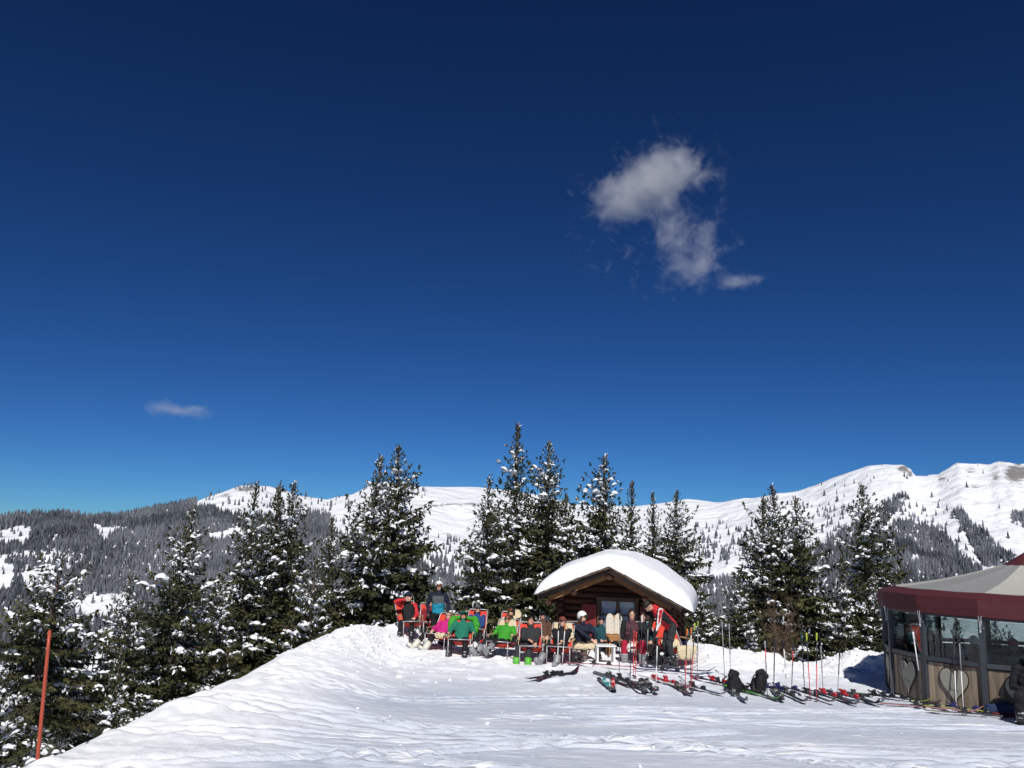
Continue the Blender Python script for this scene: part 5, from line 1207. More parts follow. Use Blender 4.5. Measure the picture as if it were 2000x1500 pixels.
# ------------------------------------------------------------------ people
NAVY = F_("navy_shell", (0.012, 0.016, 0.032)); BLACK = F_("black_shell", (0.012, 0.012, 0.014)); CHAR = F_("charcoal_shell", (0.030, 0.032, 0.034)); RED = F_("red_shell", (0.52, 0.022, 0.030), 0.7)
MAG = F_("magenta_shell", (0.52, 0.018, 0.19), 0.7); TEAL = F_("teal_fleece", (0.018, 0.165, 0.105), 0.95); GREEN = F_("bright_green_shell", (0.045, 0.30, 0.022), 0.7); LGREEN = F_("light_green_shell", (0.10, 0.42, 0.11), 0.7)
BROWN = F_("brown_trousers", (0.115, 0.078, 0.058)); BEIGE = F_("beige_trousers", (0.34, 0.30, 0.22)); GREY = F_("grey_shell", (0.085, 0.10, 0.105)); CYAN = F_("cyan_band", (0.012, 0.25, 0.36)); ORANGE = F_("orange_shell", (0.62, 0.16, 0.03)); LIME = F_("lime_shell", (0.40, 0.58, 0.03))
CRED = F_("crimson_trousers", (0.42, 0.014, 0.045)); DTEAL = F_("dark_teal_shell", (0.012, 0.06, 0.075)); WHITE = F_("white_cloth", (0.75, 0.74, 0.72)); FUR = F_("brown_fur", (0.11, 0.075, 0.05), 0.95)
HAIRD = F_("dark_hair", (0.022, 0.014, 0.010), 0.6); HAIRR = F_("auburn_hair", (0.16, 0.045, 0.018), 0.6); HAIRB = F_("brown_hair", (0.07, 0.04, 0.022), 0.6)
BOOTW = P("cream_boot_shell", (0.66, 0.65, 0.55), 0.4, 0.06, 8, 0.05, coat=0.3); BOOTG = P("green_boot_shell", (0.10, 0.46, 0.03), 0.35, 0.1, 8, 0.05, coat=0.3); BOOTK = P("black_boot_shell", (0.018, 0.018, 0.02), 0.35, 0.1, 8, 0.05, coat=0.3); BOOTGR = P("grey_boot_shell", (0.25, 0.255, 0.26), 0.4, 0.1, 8, 0.05, coat=0.3)
def sit(key, label, J, cols, dy=0.06, **k):
    x, y, yaw, sc = CH[key]; yaw2 = yaw + k.pop('dyaw', 0.0); zo = k.pop('zo', 0.0)
    k.setdefault('build', 0.94)
    return make_person(label, (x - math.sin(yaw) * 0.0, y + dy, gz(x, y) - 0.03 + zo), yaw2, J, cols, **k)
sit('c1', "seated person in black and red jacket with dark hat, hand raised to head", seated(rec=0.45, legyaw=-0.45, shin=(0.15, 0.30), hA=(-0.16, 0.06, 0.96), look=(0.7, -0.7, 0.0)), {'jacket': BLACK, 'sleeve': RED, 'pants': BLACK, 'collar': BLACK}, gear=(('beanie', NAVY), ('shades', M['lens'])), boots=BOOTK, seed=1, dyaw=0.0)
sit('c2', "reclining person in magenta jacket with green sleeve and auburn hair", seated(rec=0.98, seat=0.24, legyaw=-0.50, spread=0.10, thigh_pitch=0.10, shin=(0.85, 0.75), headtilt=0.5, look=(0.2, -1, 0.2), hA=(-0.20, -0.12, 0.48), hB=(0.36, -0.05, 0.55)), {'jacket': MAG, 'sleeveA': MAG, 'sleeveB': LGREEN, 'pants': BLACK}, gear=(('hair', HAIRR, 0.02), ('shades', F_("pale_frame", (0.5, 0.47, 0.42)))), boots=BOOTW, seed=2)
sit('c3', "seated person in teal fleece with green cap and sunglasses", seated(rec=0.70, legyaw=-0.12, spread=0.22, shin=(0.20, 0.25), look=(0.15, -1, 0.15), hA=(-0.30, -0.14, 0.50), hB=(0.28, -0.05, 0.40)), {'jacket': TEAL, 'pants': BLACK}, gear=(('cap', F_("green_cap", (0.02, 0.11, 0.05))), ('shades', M['lens']), ('hair', HAIRB)), boots=BOOTK, seed=3, skin=SKIN2, fat=1.08)
sit('c4', "person in bright green jacket lying back with boot soles towards the viewer", seated(rec=0.85, legyaw=-0.38, spread=0.10, thigh_pitch=0.22, shin=(0.95, 1.15), look=(0.1, -1, 0.25), hA=(-0.16, -0.06, 0.54), hB=(0.22, -0.06, 0.46)), {'jacket': GREEN, 'pants': BLACK, 'glove': BLACK}, gear=(('hair', HAIRR), ('shades', M['lens'])), boots=BOOTGR, seed=4, skin=SKIN2, glove=True, fat=1.08)
sit('c5', "person in charcoal clothes and bright green ski boots with face to the sun", seated(rec=0.72, legyaw=-0.42, spread=0.10, thigh_pitch=0.05, shin=(0.30, 0.35), headtilt=0.9, look=(0.1, -1, 0.55), hA=(-0.06, -0.12, 0.53), hB=(0.12, -0.16, 0.47)), {'jacket': CHAR, 'pants': CHAR}, gear=(('hair', HAIRD), ('eyes',)), boots=BOOTG, seed=5, skin=SKIN2, fat=1.05)
sit('c6', "person in black with crossed hands and grey boot soles behind the white poles", seated(rec=0.75, legyaw=-0.30, spread=0.13, thigh_pitch=0.15, shin=(0.80, 0.62), look=(0.3, -1, 0.1), hA=(0.02, -0.12, 0.53), hB=(0.02, -0.16, 0.47)), {'jacket': BLACK, 'pants': BLACK, 'collar': RED}, gear=(('beanie', F_("rust_beanie", (0.20, 0.05, 0.03))), ('shades', M['lens'])), boots=BOOTGR, seed=6)
sit('c7', "person in white helmet, dark jacket and brown trousers bending over their hands", seated(rec=-0.12, legyaw=0.25, spread=0.20, thigh_pitch=0.16, shin=(0.10, 0.20), headtilt=-1.4, look=(0.75, -0.75, -0.45), hA=(0.10, -0.42, 0.57), hB=(0.24, -0.40, 0.55)), {'jacket': NAVY, 'pants': BROWN, 'collar': FUR}, gear=(('helmet', M['helmet_white'], M['lens']), ('hair', HAIRB, 0.02)), boots=BOOTK, seed=7, fat=1.15, dy=0.0)
sit('c9', "seated person in dark jacket and beige trousers with a small teal pack", seated(rec=0.25, legyaw=-0.1, spread=0.16, shin=(0.10, 0.15), look=(-0.4, -1, -0.3), hA=(-0.08, -0.30, 0.52), hB=(0.14, -0.30, 0.52)), {'jacket': BLACK, 'pants': BEIGE, 'sleeve': DTEAL}, gear=(('hair', HAIRD, 0.03), ('eyes',), ('pack', F_("teal_pack", (0.01, 0.17, 0.24)))), boots=BOOTK, seed=8, dy=-0.05)
sit('b4', "back row person in orange and lime jacket behind the two white poles", seated(rec=0.70, shin=(0.2, 0.2), look=(-0.2, -1, 0.1)), {'jacket': ORANGE, 'sleeveA': RED, 'sleeveB': LIME, 'pants': BLACK}, gear=(('hair', HAIRB), ('shades', M['lens'])), boots=BOOTK, seed=9)
sit('b2', "back row person in blue jacket and grey beanie right of the teal fleece", seated(rec=0.6, shin=(0.2, 0.2), look=(0.4, -1, 0.1)), {'jacket': F_("blue_shell", (0.02, 0.06, 0.20)), 'pants': BLACK}, gear=(('beanie', GREY), ('shades', M['lens'])), boots=BOOTK, seed=20, zo=-0.06)
sit('b3', "back row person in white and black jacket between bright green and charcoal jackets", seated(rec=0.66, shin=(0.2, 0.2), look=(-0.3, -1, 0.2)), {'jacket': BLACK, 'sleeveA': WHITE, 'sleeveB': BLACK, 'pants': BLACK}, gear=(('helmet', M['black'], M['lens_amber'], 0.05), ('eyes',)), boots=BOOTK, seed=21, zo=-0.06)
sit('b1', "back row person in dark red jacket behind the magenta jacket", seated(rec=0.55, shin=(0.2, 0.2), look=(0.2, -1, 0.0)), {'jacket': F_("dark_red_shell", (0.22, 0.015, 0.02)), 'pants': BLACK}, gear=(('hair', HAIRD, 0.03), ('shades', M['lens'])), boots=BOOTK, seed=22, zo=-0.08)
for (px, py, yw, lb, cl, gr, sd_) in ((1062, 1276, 0.1, "person in brown jacket sitting behind and between the charcoal and black people", {'jacket': F_("brown_shell", (0.10, 0.05, 0.03)), 'pants': BLACK}, (('cap', BLACK), ('shades', M['lens'])), 23), (1268, 1276, -0.2, "person in black beanie sitting low behind the teal pack", {'jacket': F_("plum_dark", (0.05, 0.02, 0.05)), 'pants': BLACK}, (('beanie', BLACK), ('eyes',)), 24)):
    q = on_ground(px, py); make_person(lb, (q[0], q[1] + 0.3, gz(q[0], q[1]) - 0.06), yw, seated(rec=0.5, shin=(0.1, 0.1)), cl, gear=gr, boots=BOOTK, seed=sd_, build=0.9)
# standing behind the chairs
def bands(V, reg, names, g):
    tor = np.isin(reg, [names.index('jacket'), names.index('collar')]); z = V[:, 2]
    reg = reg.copy(); reg[tor & (z < 1.37)] = names.index('mid'); reg[tor & (z < 1.17)] = names.index('band'); reg[tor & (z < 0.92)] = names.index('pants'); return reg
sp_ = at(858, 1131, 23.4); make_person("standing person in white helmet with teal, grey and navy banded jacket", (sp_[0], sp_[1], sp_[2] - 1.79), 0.05, standing(hA=(-0.25, -0.12, 0.92), hB=(0.25, -0.12, 0.92), look=(0.1, -1, -0.05)), {'jacket': NAVY, 'pants': BLACK, 'mid': GREY, 'band': CYAN, 'collar': NAVY}, gear=(('helmet', M['helmet_white'], M['lens_amber'], 0.045), ('eyes',)), boots=BOOTK, refine=bands, seed=10, build=0.99, glove=True)
# stooping person in red
def redjk(V, reg, names, g):
    reg = reg.copy(); tor = reg == names.index('jacket'); reg[tor & (np.abs(V[:, 0]) > 0.135) & (V[:, 2] > 0.95)] = names.index('panel')
    sl = np.isin(reg, [names.index('sleeveA'), names.index('sleeveB')]); outer = np.abs(V[:, 0]) > 0.235
    reg[sl & outer] = names.index('sleevered'); reg[sl & (np.abs(np.abs(V[:, 0]) - 0.235) < 0.010)] = names.index('stripe'); return reg
rp = on_ground(1312, 1305); Jr = standing(bend=0.82, hA=(-0.16, -0.55, 0.52), hB=(0.16, -0.52, 0.50), look=(0, -0.35, -0.95), hup=(0, -0.86, 0.25), stance=0.11)
for k_, sg in (('A', -1), ('B', 1)):
    Jr['kn' + k_] = np.array([sg * 0.12, -0.10, 0.49])
make_person("person in red and black jacket and charcoal trousers stooping forward to the left", (rp[0], rp[1] + 0.05, gz(rp[0], rp[1]) - 0.02), -1.35, Jr, {'jacket': RED, 'sleeve': BLACK, 'pants': CHAR, 'panel': BLACK, 'sleevered': RED, 'stripe': WHITE, 'collar': RED}, gear=(('hair', HAIRD), ('pack', BLACK)) [:1], boots=BOOTK, refine=redjk, seed=11, glove=True)
# person in crimson trousers sitting low, behind the poles
cp = on_ground(1236, 1296); make_person("person in dark flowered top and crimson trousers squatting left of the stooping person", (cp[0], cp[1] + 0.25, gz(cp[0], cp[1]) - 0.02), 0.0, seated(rec=-0.15, seat=0.28, legyaw=0.0, spread=0.30, thigh_pitch=0.25, shin=(-0.15, -0.15), look=(-0.1, -1, -0.35), headtilt=0, hA=(-0.10, -0.34, 0.52), hB=(0.10, -0.34, 0.52)), {'jacket': F_("flowered_top", (0.09, 0.035, 0.045), 0.8, 0.85), 'sleeve': BLACK, 'pants': CRED}, gear=(('hair', HAIRD, 0.05), ('eyes',)), boots=BOOTGR, seed=12)
# two more behind, by the window
for (px, py, yw, lb, cl, gr, sd_) in ((1180, 1272, 0.1, "back row person in dark teal jacket and knit cap left of the white fleeces", {'jacket': DTEAL, 'pants': NAVY}, (('beanie', NAVY), ('eyes',)), 13), (1197, 1268, -0.2, "back row person with purple hat half hidden by the wooden chair", {'jacket': F_("plum_shell", (0.10, 0.025, 0.08)), 'pants': BLACK}, (('beanie', F_("purple_hat", (0.10, 0.03, 0.14))), ('shades', M['lens'])), 14)):
    q = on_ground(px, py); make_person(lb, (q[0], q[1] + 0.35, gz(q[0], q[1]) - 0.18), yw, seated(rec=0.45, shin=(0.1, 0.1)), cl, gear=gr, boots=BOOTK, seed=sd_, build=0.86)
# dark figure at the right edge in front of the bar
ep = on_ground(2012, 1414); make_person("person in black sitting against the bar wall at the right edge", (ep[0] + 0.10, ep[1] + 0.05, gz(ep[0], ep[1]) - 0.02), -0.6, seated(rec=0.15, seat=0.22, thigh_pitch=0.35, shin=(-0.1, -0.1), look=(-0.5, -1, -0.4)), {'jacket': BLACK, 'pants': BLACK}, gear=(('beanie', BLACK), ('shades', M['lens'])), boots=BOOTK, seed=15, fat=1.15)
# guests inside the bar
for (ka, rr, yw, lb, cl, gr, sd_) in ((0.62, 0.80, 2.4, "guest in orange top behind the middle bar window", {'jacket': ORANGE, 'pants': BLACK, 'sleeve': WHITE}, (('hair', WHITE), ('eyes',)), 16), (-0.6, 0.78, 1.0, "guest in dark clothes behind the left bar window", {'jacket': BLACK, 'pants': BLACK}, (('hair', HAIRB), ('eyes',)), 17), (1.35, 0.80, 2.0, "guest with pink beanie behind the right bar window", {'jacket': GREY, 'pants': BLACK}, (('beanie', F_("pink_hat", (0.70, 0.06, 0.14))), ('eyes',)), 18), (1.75, 0.82, -0.6, "guest in navy at the far right bar window", {'jacket': NAVY, 'pants': BLACK}, (('hair', HAIRD), ('eyes',)), 19)):
    q = bv(ka, RB * rr) + BC; make_person(lb, (q[0], q[1], zb0 + 0.06), yw, standing(hA=(-0.16, -0.30, 1.05), hB=(0.16, -0.30, 1.08)), cl, gear=gr, seed=sd_, build=0.86, group="guests inside the bar")

# light green jacket spread over the chair behind the teal fleece
x, y, yaw, sc = CH['c3']; B = Body()
B.limb([(-0.27, 0.58, 0.84), (-0.31, 0.50, 0.72), (-0.32, 0.40, 0.56)], [0.085, 0.095, 0.08], 'cloth'); B.limb([(0.27, 0.58, 0.83), (0.33, 0.50, 0.70), (0.31, 0.38, 0.52)], [0.09, 0.10, 0.07], 'cloth')
B.limb([(-0.27, 0.58, 0.84), (0, 0.60, 0.86), (0.27, 0.58, 0.83)], [0.06, 0.05, 0.06], 'cloth'); B.limb([(-0.2, 0.66, 0.8), (0, 0.68, 0.6), (0.2, 0.66, 0.8)], [0.05, 0.06, 0.05], 'cloth')
o = obj("jacket", B.fuse("jacket", {'cloth': GREEN}, 0.014, fold=0.014, seed=30), None, (x, y, gz(x, y) - 0.03), (0, 0, yaw)); o.scale = (sc,) * 3; tag(o, "bright green jacket spread over the chair back behind the teal fleece", "jacket")

def draped(key, label, cols, seed, dx=0.0, dz=0.0):
    x, y, yaw, sc = CH[key]; B = Body(); r = np.random.default_rng(seed); j = lambda: r.normal(0, 0.025, 3)
    B.limb([np.array((-0.20 + dx, 0.56, 0.80 + dz)) + j(), np.array((-0.18 + dx, 0.46, 0.62 + dz)) + j(), np.array((-0.16 + dx, 0.34, 0.45 + dz)) + j()], [0.07, 0.08, 0.05], 'cloth')
    B.limb([np.array((0.16 + dx, 0.56, 0.80 + dz)) + j(), np.array((0.14 + dx, 0.44, 0.64 + dz)) + j(), np.array((0.16 + dx, 0.36, 0.50 + dz)) + j()], [0.06, 0.09, 0.06], 'trim')
    B.limb([(-0.20 + dx, 0.58, 0.84 + dz), (0.0 + dx, 0.60, 0.87 + dz), (0.17 + dx, 0.58, 0.84 + dz)], [0.06, 0.07, 0.06], 'cloth'); B.limb([(-0.16 + dx, 0.66, 0.82 + dz), (dx, 0.70, 0.55 + dz), (0.14 + dx, 0.66, 0.82 + dz)], [0.05, 0.07, 0.05], 'cloth')
    o = obj("jacket", B.fuse("jacket", cols, 0.016, fold=0.018, seed=seed), None, (x, y, gz(x, y) - 0.03), (0, 0, yaw)); o.scale = (sc,) * 3; return tag(o, label, "jacket", "jackets hung over chair backs")
# loose helmets and a bag among the chairs
def helmet_thing(px, py, dz, label, mat, sc=1.0, vis=None, dy=0.0):
    q = on_ground(px, py); e = thing("ski_helmet", label, "helmet", (q[0], q[1] + dy, gz(q[0], q[1]) + dz), 0.3, "loose helmets among the chairs"); e.scale = (sc,) * 3
    mb = MB(); V = []; nu_, nv_ = 18, 9
    for j in range(nv_):
        ph = math.pi / 2 * (1 - j / (nv_ - 1) * 1.2)
        for i in range(nu_): th = 2 * math.pi * i / nu_; V.append([0.11 * math.cos(ph) * math.cos(th), 0.13 * math.cos(ph) * math.sin(th), 0.05 + 0.12 * math.sin(ph)])
    mb.add(V, [[j * nu_ + i, j * nu_ + (i + 1) % nu_, (j + 1) * nu_ + (i + 1) % nu_, (j + 1) * nu_ + i] for j in range(nv_ - 1) for i in range(nu_)]); s_ = mb.build("shell", mat, e, True); sd = s_.modifiers.new("t", 'SOLIDIFY'); sd.thickness = 0.015
    mb = MB(); mb.tube([(0.112 * math.cos(a), 0.132 * math.sin(a), 0.06) for a in np.linspace(-math.pi * 0.95, -0.05 * math.pi, 14)], 0.016, 6); mb.build("goggle_strap", vis or M['black'], e, True)
    mb = MB(); mb.ell((0, -0.12, 0.075), (0.075, 0.03, 0.04), 12, 8); mb.build("goggles", M['lens'], e, True)
    return e
helmet_thing(1008, 1290, 0.30, "black helmet with red strap on the arm of the charcoal person's chair", M['black'], 1.1, RED, 0.15)
helmet_thing(1124, 1297, 0.0, "black helmet lying on the snow in front of the brown trousers", M['black'], 1.25)
helmet_thing(1232, 1297, 0.30, "white helmet on the knees of the person in crimson trousers", M['helmet_white'], 0.9, ORANGE, -0.06)

# ------------------------------------------------------------------ skis
SKM = {}
def ski_mats(col):
    k = tuple(col)
    if k not in SKM: SKM[k] = P("ski_top_%d" % len(SKM), col, 0.3, 0.35, 9, 0.03, coat=0.5, stretch=(0.4, 3, 1))
    return SKM[k]
BINDK = P("black_binding", (0.016, 0.016, 0.018), 0.45, 0.2, 15, 0.1)
def ski_meshes(L_=1.62):
    n = 25; s_ = np.linspace(0, 1, n); x = (s_ - 0.5) * L_
    w = 0.034 + 0.018 * np.abs(2 * s_ - 0.95) ** 2; w[-1] = 0.008; w[-2] = 0.030; w[-3] = 0.044; w[0] = 0.036
    z = 0.014 + 0.10 * np.clip((s_ - 0.86) / 0.14, 0, 1) ** 2 + 0.02 * np.clip((0.05 - s_) / 0.05, 0, 1) ** 2 + 0.008 * np.sin(np.clip(s_ / 0.86, 0, 1) * math.pi)
    V = []
    for i in range(n): V += [(x[i], -w[i], z[i]), (x[i], w[i], z[i]), (x[i], w[i] * 0.86, z[i] + 0.014), (x[i], -w[i] * 0.86, z[i] + 0.014)]
    Q = []
    for i in range(n - 1):
        a, b = i * 4, (i + 1) * 4
        Q += [[a, a + 1, b + 1, b], [a + 1, a + 2, b + 2, b + 1], [a + 2, a + 3, b + 3, b + 2], [a + 3, a, b, b + 3]]
    Q += [[0, 3, 2, 1], [(n - 1) * 4, (n - 1) * 4 + 1, (n - 1) * 4 + 2, (n - 1) * 4 + 3]]
    return np.array(V), Q
SV, SQ_ = ski_meshes()
mb = MB(); mb.box((0.115, 0, 0.055), (0.10, 0.060, 0.040), None, 0.8).box((0.115, 0, 0.030), (0.15, 0.05, 0.020)).ell((0.135, 0, 0.078), (0.045, 0.038, 0.020), 10, 6).box((0.10, 0, 0.075), (0.03, 0.085, 0.014)); SK_TOE = mb.mesh("toe_binding", BINDK)
mb = MB(); mb.box((-0.20, 0, 0.035), (0.20, 0.055, 0.026)).box((-0.205, 0, 0.075), (0.085, 0.058, 0.075), (0, -0.25, 0), 0.75).box((-0.27, 0, 0.085), (0.09, 0.035, 0.020), (0, 0.5, 0)).ell((-0.185, 0, 0.112), (0.03, 0.034, 0.018), 8, 6); SK_HEEL = mb.mesh("heel_binding", BINDK)
mb = MB(); mb.tube([(-0.10, 0.045, 0.05), (-0.16, 0.052, 0.035), (-0.24, 0.058, -0.01)], 0.006, 5); SK_BRAKE = mb.mesh("brake", BINDK)
skn = {}
def ski(px, py, head, col, label, bind=None, roll=0.0, group="skis lying on the snow", L_=1.0, pitch=0.0, dz=0.02):
    """centre pixel on the snow, heading of the tip in degrees (0 = right, 90 = away)"""
    q = on_ground(px, py); h = math.radians(head)
    z0 = gz(q[0], q[1]); dx = 0.5 * math.cos(h); dy = 0.5 * math.sin(h)
    sl = math.atan2(float(ground(q[0] + dx, q[1] + dy)) - float(ground(q[0] - dx, q[1] - dy)), 1.0)
    e = thing("ski", label, "ski", (q[0], q[1], z0 + dz), h, group); e.rotation_euler = Euler((roll, -sl - pitch, h)); e.scale = (L_, 1, 1)
    k = tuple(col)
    if k not in skn: mb = MB(); mb.add(SV, SQ_); skn[k] = mb.mesh("ski_body", ski_mats(col))
    obj("ski_body", skn[k], e)
    t_ = SK_TOE; hb = SK_HEEL
    if bind is not None:
        kb = ('b',) + tuple(bind)
        if kb not in skn:
            bm_ = P("binding_paint_%d" % len(skn), bind, 0.4, 0.15, 15, 0.1); a_ = SK_TOE.copy(); a_.materials[0] = bm_; b_ = SK_HEEL.copy(); b_.materials[0] = bm_; skn[kb] = (a_, b_)
        t_, hb = skn[kb]
    obj("toe_binding", t_, e); obj("heel_binding", hb, e); obj("brake", SK_BRAKE, e); obj("brake", SK_BRAKE, e, (0, -0.103, 0))
    return e
K = (0.02, 0.02, 0.022); NV = (0.02, 0.022, 0.11); RD = (0.45, 0.02, 0.03); WT = (0.70, 0.70, 0.70); GY = (0.10, 0.105, 0.11); GN = (0.09, 0.36, 0.04); YG = (0.48, 0.60, 0.06); PK = (0.60, 0.22, 0.26); TL = (0.02, 0.28, 0.26)
ski(1080, 1325, 48, K, "left black ski of the pair lying by itself below the charcoal person")
ski(1090, 1322, 54, (0.10, 0.012, 0.02), "right dark red ski of the pair lying by itself below the charcoal person")
ski(1206, 1330, -62, GY, "grey ski lying aslant in the left ski pile, tail towards the hut", None, 0.5)
ski(1220, 1334, -70, K, "black ski beneath the grey slanting one in the left ski pile")
ski(1184, 1342, -86, K, "ski with teal binding at the left end of the left ski pile", TL)
ski(1198, 1343, -96, K, "ski with red binding beside the teal one in the left ski pile", RD)
ski(1238, 1347, -72, K, "black ski pointing at the viewer in the middle of the left ski pile")
ski(1256, 1346, -95, GY, "dark grey ski pointing at the viewer at the right of the left ski pile")
ski(1268, 1345, -88, K, "black ski next to the dark grey one at the right of the left ski pile")
ski(1312, 1319, -24, NV, "nearer violet blue ski lying aslant below the stooping person")
ski(1322, 1314, -20, NV, "farther violet blue ski lying aslant below the stooping person", (0.05, 0.05, 0.06))
ski(1292, 1337, -66, WT, "white ski with red binding below the violet blue pair", RD)
ski(1310, 1339, -74, (0.28, 0.02, 0.03), "red ski beside the white one below the violet blue pair", RD)
ski(1328, 1350, -85, K, "black ski pointing at the viewer under the red poles")
ski(1366, 1349, -66, GY, "dark ski with its tip to the lower right, right of the red poles")
ski(1406, 1337, -58, (0.28, 0.02, 0.03), "red ski lying left of the black rucksacks", RD)
ski(1414, 1342, -70, K, "black ski lying left of the black rucksacks")
ski(1438, 1362, -92, GY, "grey ski under the left black rucksack")
ski(1470, 1358, -66, GN, "green ski sticking out under the right black rucksack", None, 0.0)
ski(1482, 1360, -78, GY, "grey ski beside the green one under the right rucksack")
ski(1518, 1362, -100, K, "left ski of the dark pair pointing at the viewer right of the rucksacks")
ski(1544, 1364, -88, K, "right ski of the dark pair pointing at the viewer right of the rucksacks")
ski(1518, 1346, -36, NV, "nearer navy ski lying aslant behind the dark pair", NV)
ski(1540, 1344, -32, NV, "farther navy ski lying aslant behind the dark pair", NV)
ski(1588, 1365, -82, K, "black ski at the foot of the two green gripped poles")
ski(1622, 1364, -74, GY, "grey ski with red binding between the thin grey poles", RD)
ski(1634, 1368, -84, K, "black ski just in front of the grey one with red binding")
ski(1664, 1368, -72, K, "nearer black ski of the pair left of the bar", RD)
ski(1678, 1367, -88, GY, "farther grey ski of the pair left of the bar")
ski(1730, 1366, -40, (0.20, 0.24, 0.03), "yellow green ski lying along the left foot of the bar")
ski(1750, 1369, -34, K, "black ski beside the yellow green one at the left foot of the bar")
ski(1816, 1386, -24, (0.30, 0.12, 0.14), "pinkish ski at the foot of the bar below the dark leaning poles")
ski(1836, 1384, -28, WT, "white ski behind the pinkish one at the foot of the bar")
ski(1890, 1390, -30, (0.26, 0.32, 0.04), "bright lime ski below the white pair of poles at the bar", NV)
ski(1912, 1401, -18, K, "black ski lying nearest the viewer beside the navy bag")
ski(1178, 1305, -14, (0.36, 0.16, 0.18), "pink ski lying below the white side table")
ski(1292, 1309, -30, GY, "grey ski at the boots of the stooping person")

# ------------------------------------------------------------------ poles
def ski_pole(top, bot, cu, cl, grip, label, split=0.45, group="ski poles stuck in the snow", dtop=0.0, rad=0.0095):
    b = on_ground(*bot); b[2] = gz(b[0], b[1]); t = at(top[0], top[1], b[1] + dtop); d = t - b; L_ = np.linalg.norm(d); u = d / L_
    e = thing("ski_pole", label, "ski pole", tuple(b), 0, group)
    mb = MB(); mb.tube([-u * 0.12, u * L_ * split], [0.005, rad], 7); mb.build("lower_shaft", cl, e, True)
    mb = MB(); mb.tube([u * L_ * split, u * (L_ - 0.13)], [rad, rad * 1.05], 7); mb.build("upper_shaft", cu, e, True)
    mb = MB(); mb.tube([u * (L_ - 0.14), u * (L_ - 0.10), u * (L_ - 0.05), u * (L_ - 0.015), u * L_], [0.013, 0.016, 0.0145, 0.019, 0.012], 8); g_ = mb.build("grip", grip, e, True)
    mb = MB(); a = u * (L_ - 0.015); mb.tube([a, a + [0.045, -0.01, -0.03], a + [0.055, -0.015, -0.12], a + [0.02, -0.01, -0.17], a + [-0.005, 0, -0.06]], 0.006, 5); mb.build("strap", M['black'], g_)
    mb = MB(); mb.tube([u * 0.035, u * 0.05], [0.042, 0.030], 10); mb.build("basket", M['black'], e)
    return e
def PM(name, c, r=0.35): return F_(name, c, r, 0.1)
pW, pG, pD, pR, pY, pGn = PM("pole_white", (0.75, 0.74, 0.72)), PM("pole_grey", (0.26, 0.27, 0.28)), PM("pole_dark", (0.03, 0.032, 0.04)), PM("pole_red", (0.60, 0.05, 0.05)), PM("pole_yellow", (0.40, 0.46, 0.05)), PM("pole_green", (0.22, 0.34, 0.05))
ski_pole((1091, 1219), (1089, 1300), pW, pW, M['black'], "left of the two white poles in front of the person in black")
ski_pole((1104, 1219), (1098, 1300), pW, pW, ORANGE, "right of the two white poles in front of the person in black")
ski_pole((1211, 1196), (1209, 1330), pG, pD, M['black'], "tall dark pole in front of the white fleeces")
ski_pole((1232, 1226), (1231, 1338), pD, pD, M['black'], "black pole in front of the crimson trousers")
ski_pole((1238, 1232), (1237, 1326), pR, pR, pR, "left of the two thin red poles below the crimson trousers")
ski_pole((1243, 1234), (1241, 1327), pR, pR, pR, "right of the two thin red poles below the crimson trousers")
ski_pole((1254, 1204), (1252, 1304), pD, pD, WHITE, "dark pole with white grip beside the seated person with teal pack")
ski_pole((1266, 1215), (1263, 1306), pG, pD, M['black'], "grey pole crossing the seated person with teal pack")
ski_pole((1284, 1246), (1281, 1347), pW, pW, M['black'], "thick whitish pole in front of the stooping person")
ski_pole((1342, 1228), (1338, 1350), pD, pR, ORANGE, "orange gripped pole with red lower half at the right end chair", 0.5)
ski_pole((1350, 1226), (1349, 1338), pW, pD, ORANGE, "white topped pole between the red tipped ones at the right end chair")
ski_pole((1357, 1217), (1349, 1347), pD, pR, pY, "yellow gripped pole with red lower half right of the end chair", 0.5)
ski_pole((1363, 1213), (1362, 1324), pG, pG, pGn, "slim grey pole at the right of the group beside the end chair")
ski_pole((1410, 1214), (1416, 1334), pG, pG, pG, "left of the two slim grey poles behind the rucksacks")
ski_pole((1424, 1218), (1427, 1328), pG, pG, pG, "right of the two slim grey poles behind the rucksacks")
ski_pole((1494, 1252), (1499, 1364), pR, pD, pG, "dark pole with red upper half right of the right rucksack", 0.62)
ski_pole((1513, 1246), (1511, 1346), pD, pD, pD, "thick black pole right of the red topped one", rad=0.012)
ski_pole((1530, 1252), (1537, 1348), pW, pW, M['black'], "white pole with dark hooked grip between the black and red topped poles")
ski_pole((1549, 1256), (1546, 1357), pR, pD, pD, "dark pole with red top half left of the green gripped pair", 0.6)
ski_pole((1565, 1238), (1572, 1355), pD, pD, DTEAL, "dark pole with teal grip left of the green gripped pair")
ski_pole((1575, 1236), (1583, 1369), pD, pR, pY, "left of the two red poles with yellow green grips", 0.55)
ski_pole((1595, 1236), (1595, 1371), pD, pR, pY, "right of the two red poles with yellow green grips", 0.55)
ski_pole((1603, 1262), (1608, 1358), pG, pG, pG, "thin grey pole just right of the green gripped pair")
ski_pole((1640, 1268), (1636, 1358), pD, pG, pD, "lone grey pole with dark handle before the snow bank")
ski_pole((1758, 1290), (1767, 1368), pD, pD, pD, "short dark pole leaning on the left heart panel", group="poles leaning on the bar", dtop=0.25)
ski_pole((1783, 1234), (1806, 1386), pW, pD, pW, "pole with white upper half leaning on the bar's left window", 0.5, group="poles leaning on the bar", dtop=0.15)
ski_pole((1862, 1240), (1868, 1388), pD, pW, M['black'], "left pole with white lower half leaning on the middle heart", 0.52, group="poles leaning on the bar", dtop=0.20)
ski_pole((1873, 1240), (1882, 1390), pG, pW, M['black'], "right pole with white lower half leaning on the middle heart", 0.52, group="poles leaning on the bar", dtop=0.20)

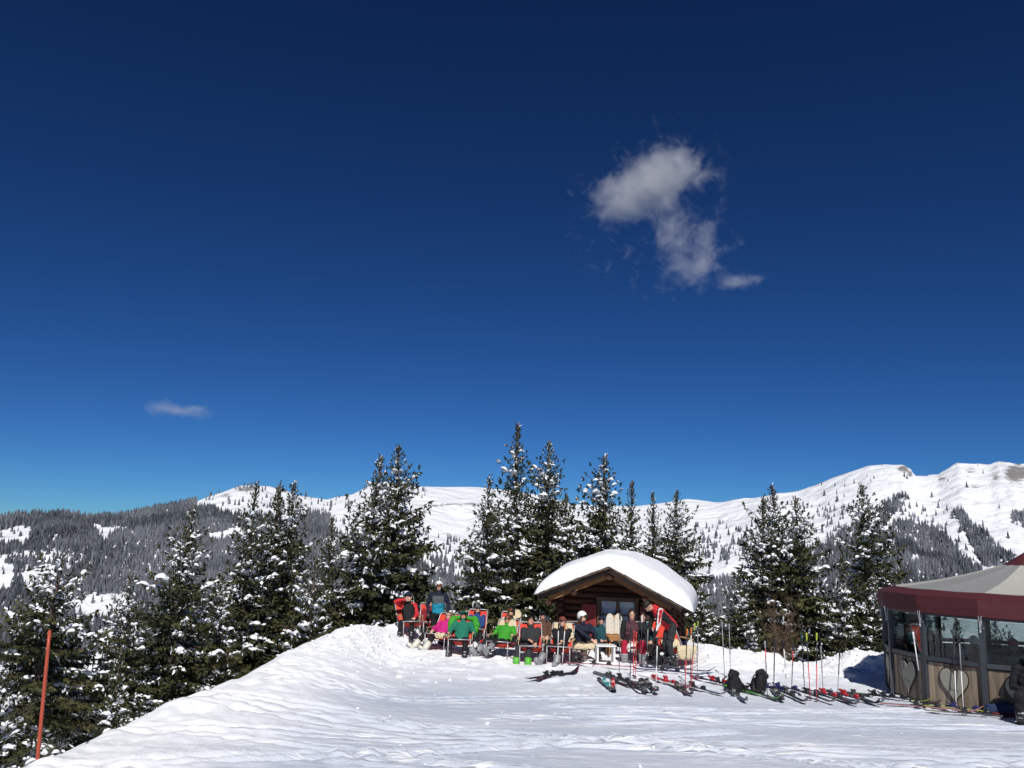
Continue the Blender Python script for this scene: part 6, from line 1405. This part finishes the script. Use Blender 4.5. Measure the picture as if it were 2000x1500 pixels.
# ------------------------------------------------------------------ rucksacks and bag
def rucksack(px, py, yaw, label, body, lean, h=0.46, flap=None, w=0.15):
    q = on_ground(px, py); e = thing("rucksack", label, "rucksack", (q[0], q[1], gz(q[0], q[1])), yaw, "bags standing on the snow"); e.rotation_euler = (0.0, lean, yaw)
    B = Body(); B.limb([(0, 0, 0.10), (0, 0.01, h * 0.5), (0.01, 0.0, h * 0.82)], [w * 0.95, w * 0.9, w * 0.55], 'cloth'); B.limb([(-w * 0.7, -0.05, 0.10), (-w * 0.65, -0.04, h * 0.45)], [0.06, 0.05], 'cloth'); B.limb([(w * 0.7, -0.05, 0.10), (w * 0.6, -0.04, h * 0.4)], [0.055, 0.05], 'cloth')
    obj("bag_body", B.fuse("bag_body", {'cloth': body}, 0.013, fold=0.014, seed=int(px)), e)
    B = Body(); B.limb([(-0.07, -0.03, h * 0.86), (0.0, 0.0, h * 0.95), (0.08, -0.02, h * 0.84)], [0.055, 0.065, 0.05], 'cloth'); obj("lid", B.fuse("lid", {'cloth': flap or body}, 0.012, fold=0.01, seed=3), e)
    for sx in (-1, 1):
        mb = MB(); mb.tube([(sx * 0.07, 0.10, h * 0.8), (sx * 0.11, 0.2, h * 0.6), (sx * 0.12, 0.18, h * 0.3), (sx * 0.09, 0.11, 0.1)], 0.014, 6); mb.build("shoulder_strap", M['black'], e)
    return e
rucksack(1438, 1352, 0.4, "black rucksack standing left of its twin on the skis", BLACK, -0.22, 0.38)
rucksack(1478, 1352, -0.2, "black rucksack leaning right with a green ski beneath", BLACK, 0.30, 0.40)
rucksack(943, 1280, 0.2, "small red and white rucksack between the teal fleece and bright green chairs", F_("white_bag", (0.60, 0.58, 0.56)), 0.1, 0.34, RED, 0.10)
rucksack(868, 1262, -0.3, "small dark rucksack between the magenta and teal people", NAVY, -0.15, 0.36, None, 0.11)
rucksack(1066, 1290, 0.3, "small grey rucksack between the charcoal person and the person in black", GREY, 0.12, 0.32, None, 0.10)
rucksack(1284, 1300, 0.5, "dark rucksack on the snow behind the stooping person's hands", BLACK, -0.1, 0.36, None, 0.12)
q = on_ground(1962, 1400); e = thing("duffel_bag", "navy and dark red bag lying on the snow at the right edge", "bag", (q[0], q[1], gz(q[0], q[1])), -0.12)
B = Body(); B.limb([(-0.22, 0, 0.10), (0, 0, 0.12), (0.20, 0, 0.10)], [0.085, 0.12, 0.09], 'cloth')
obj("bag_body", B.fuse("bag_body", {'cloth': F_("navy_bag", (0.016, 0.03, 0.075))}, 0.013, fold=0.014, seed=77), e)
mb = MB(); mb.ell((0.0, -0.05, 0.05), (0.25, 0.09, 0.04), 16, 8); mb.build("base_panel", F_("maroon_bag", (0.13, 0.012, 0.02)), e, True)
mb = MB(); mb.tube([(-0.12, -0.05, 0.20), (-0.06, -0.06, 0.27), (0.06, -0.06, 0.27), (0.12, -0.05, 0.20)], 0.012, 6); mb.build("carry_handle", M['black'], e, True)
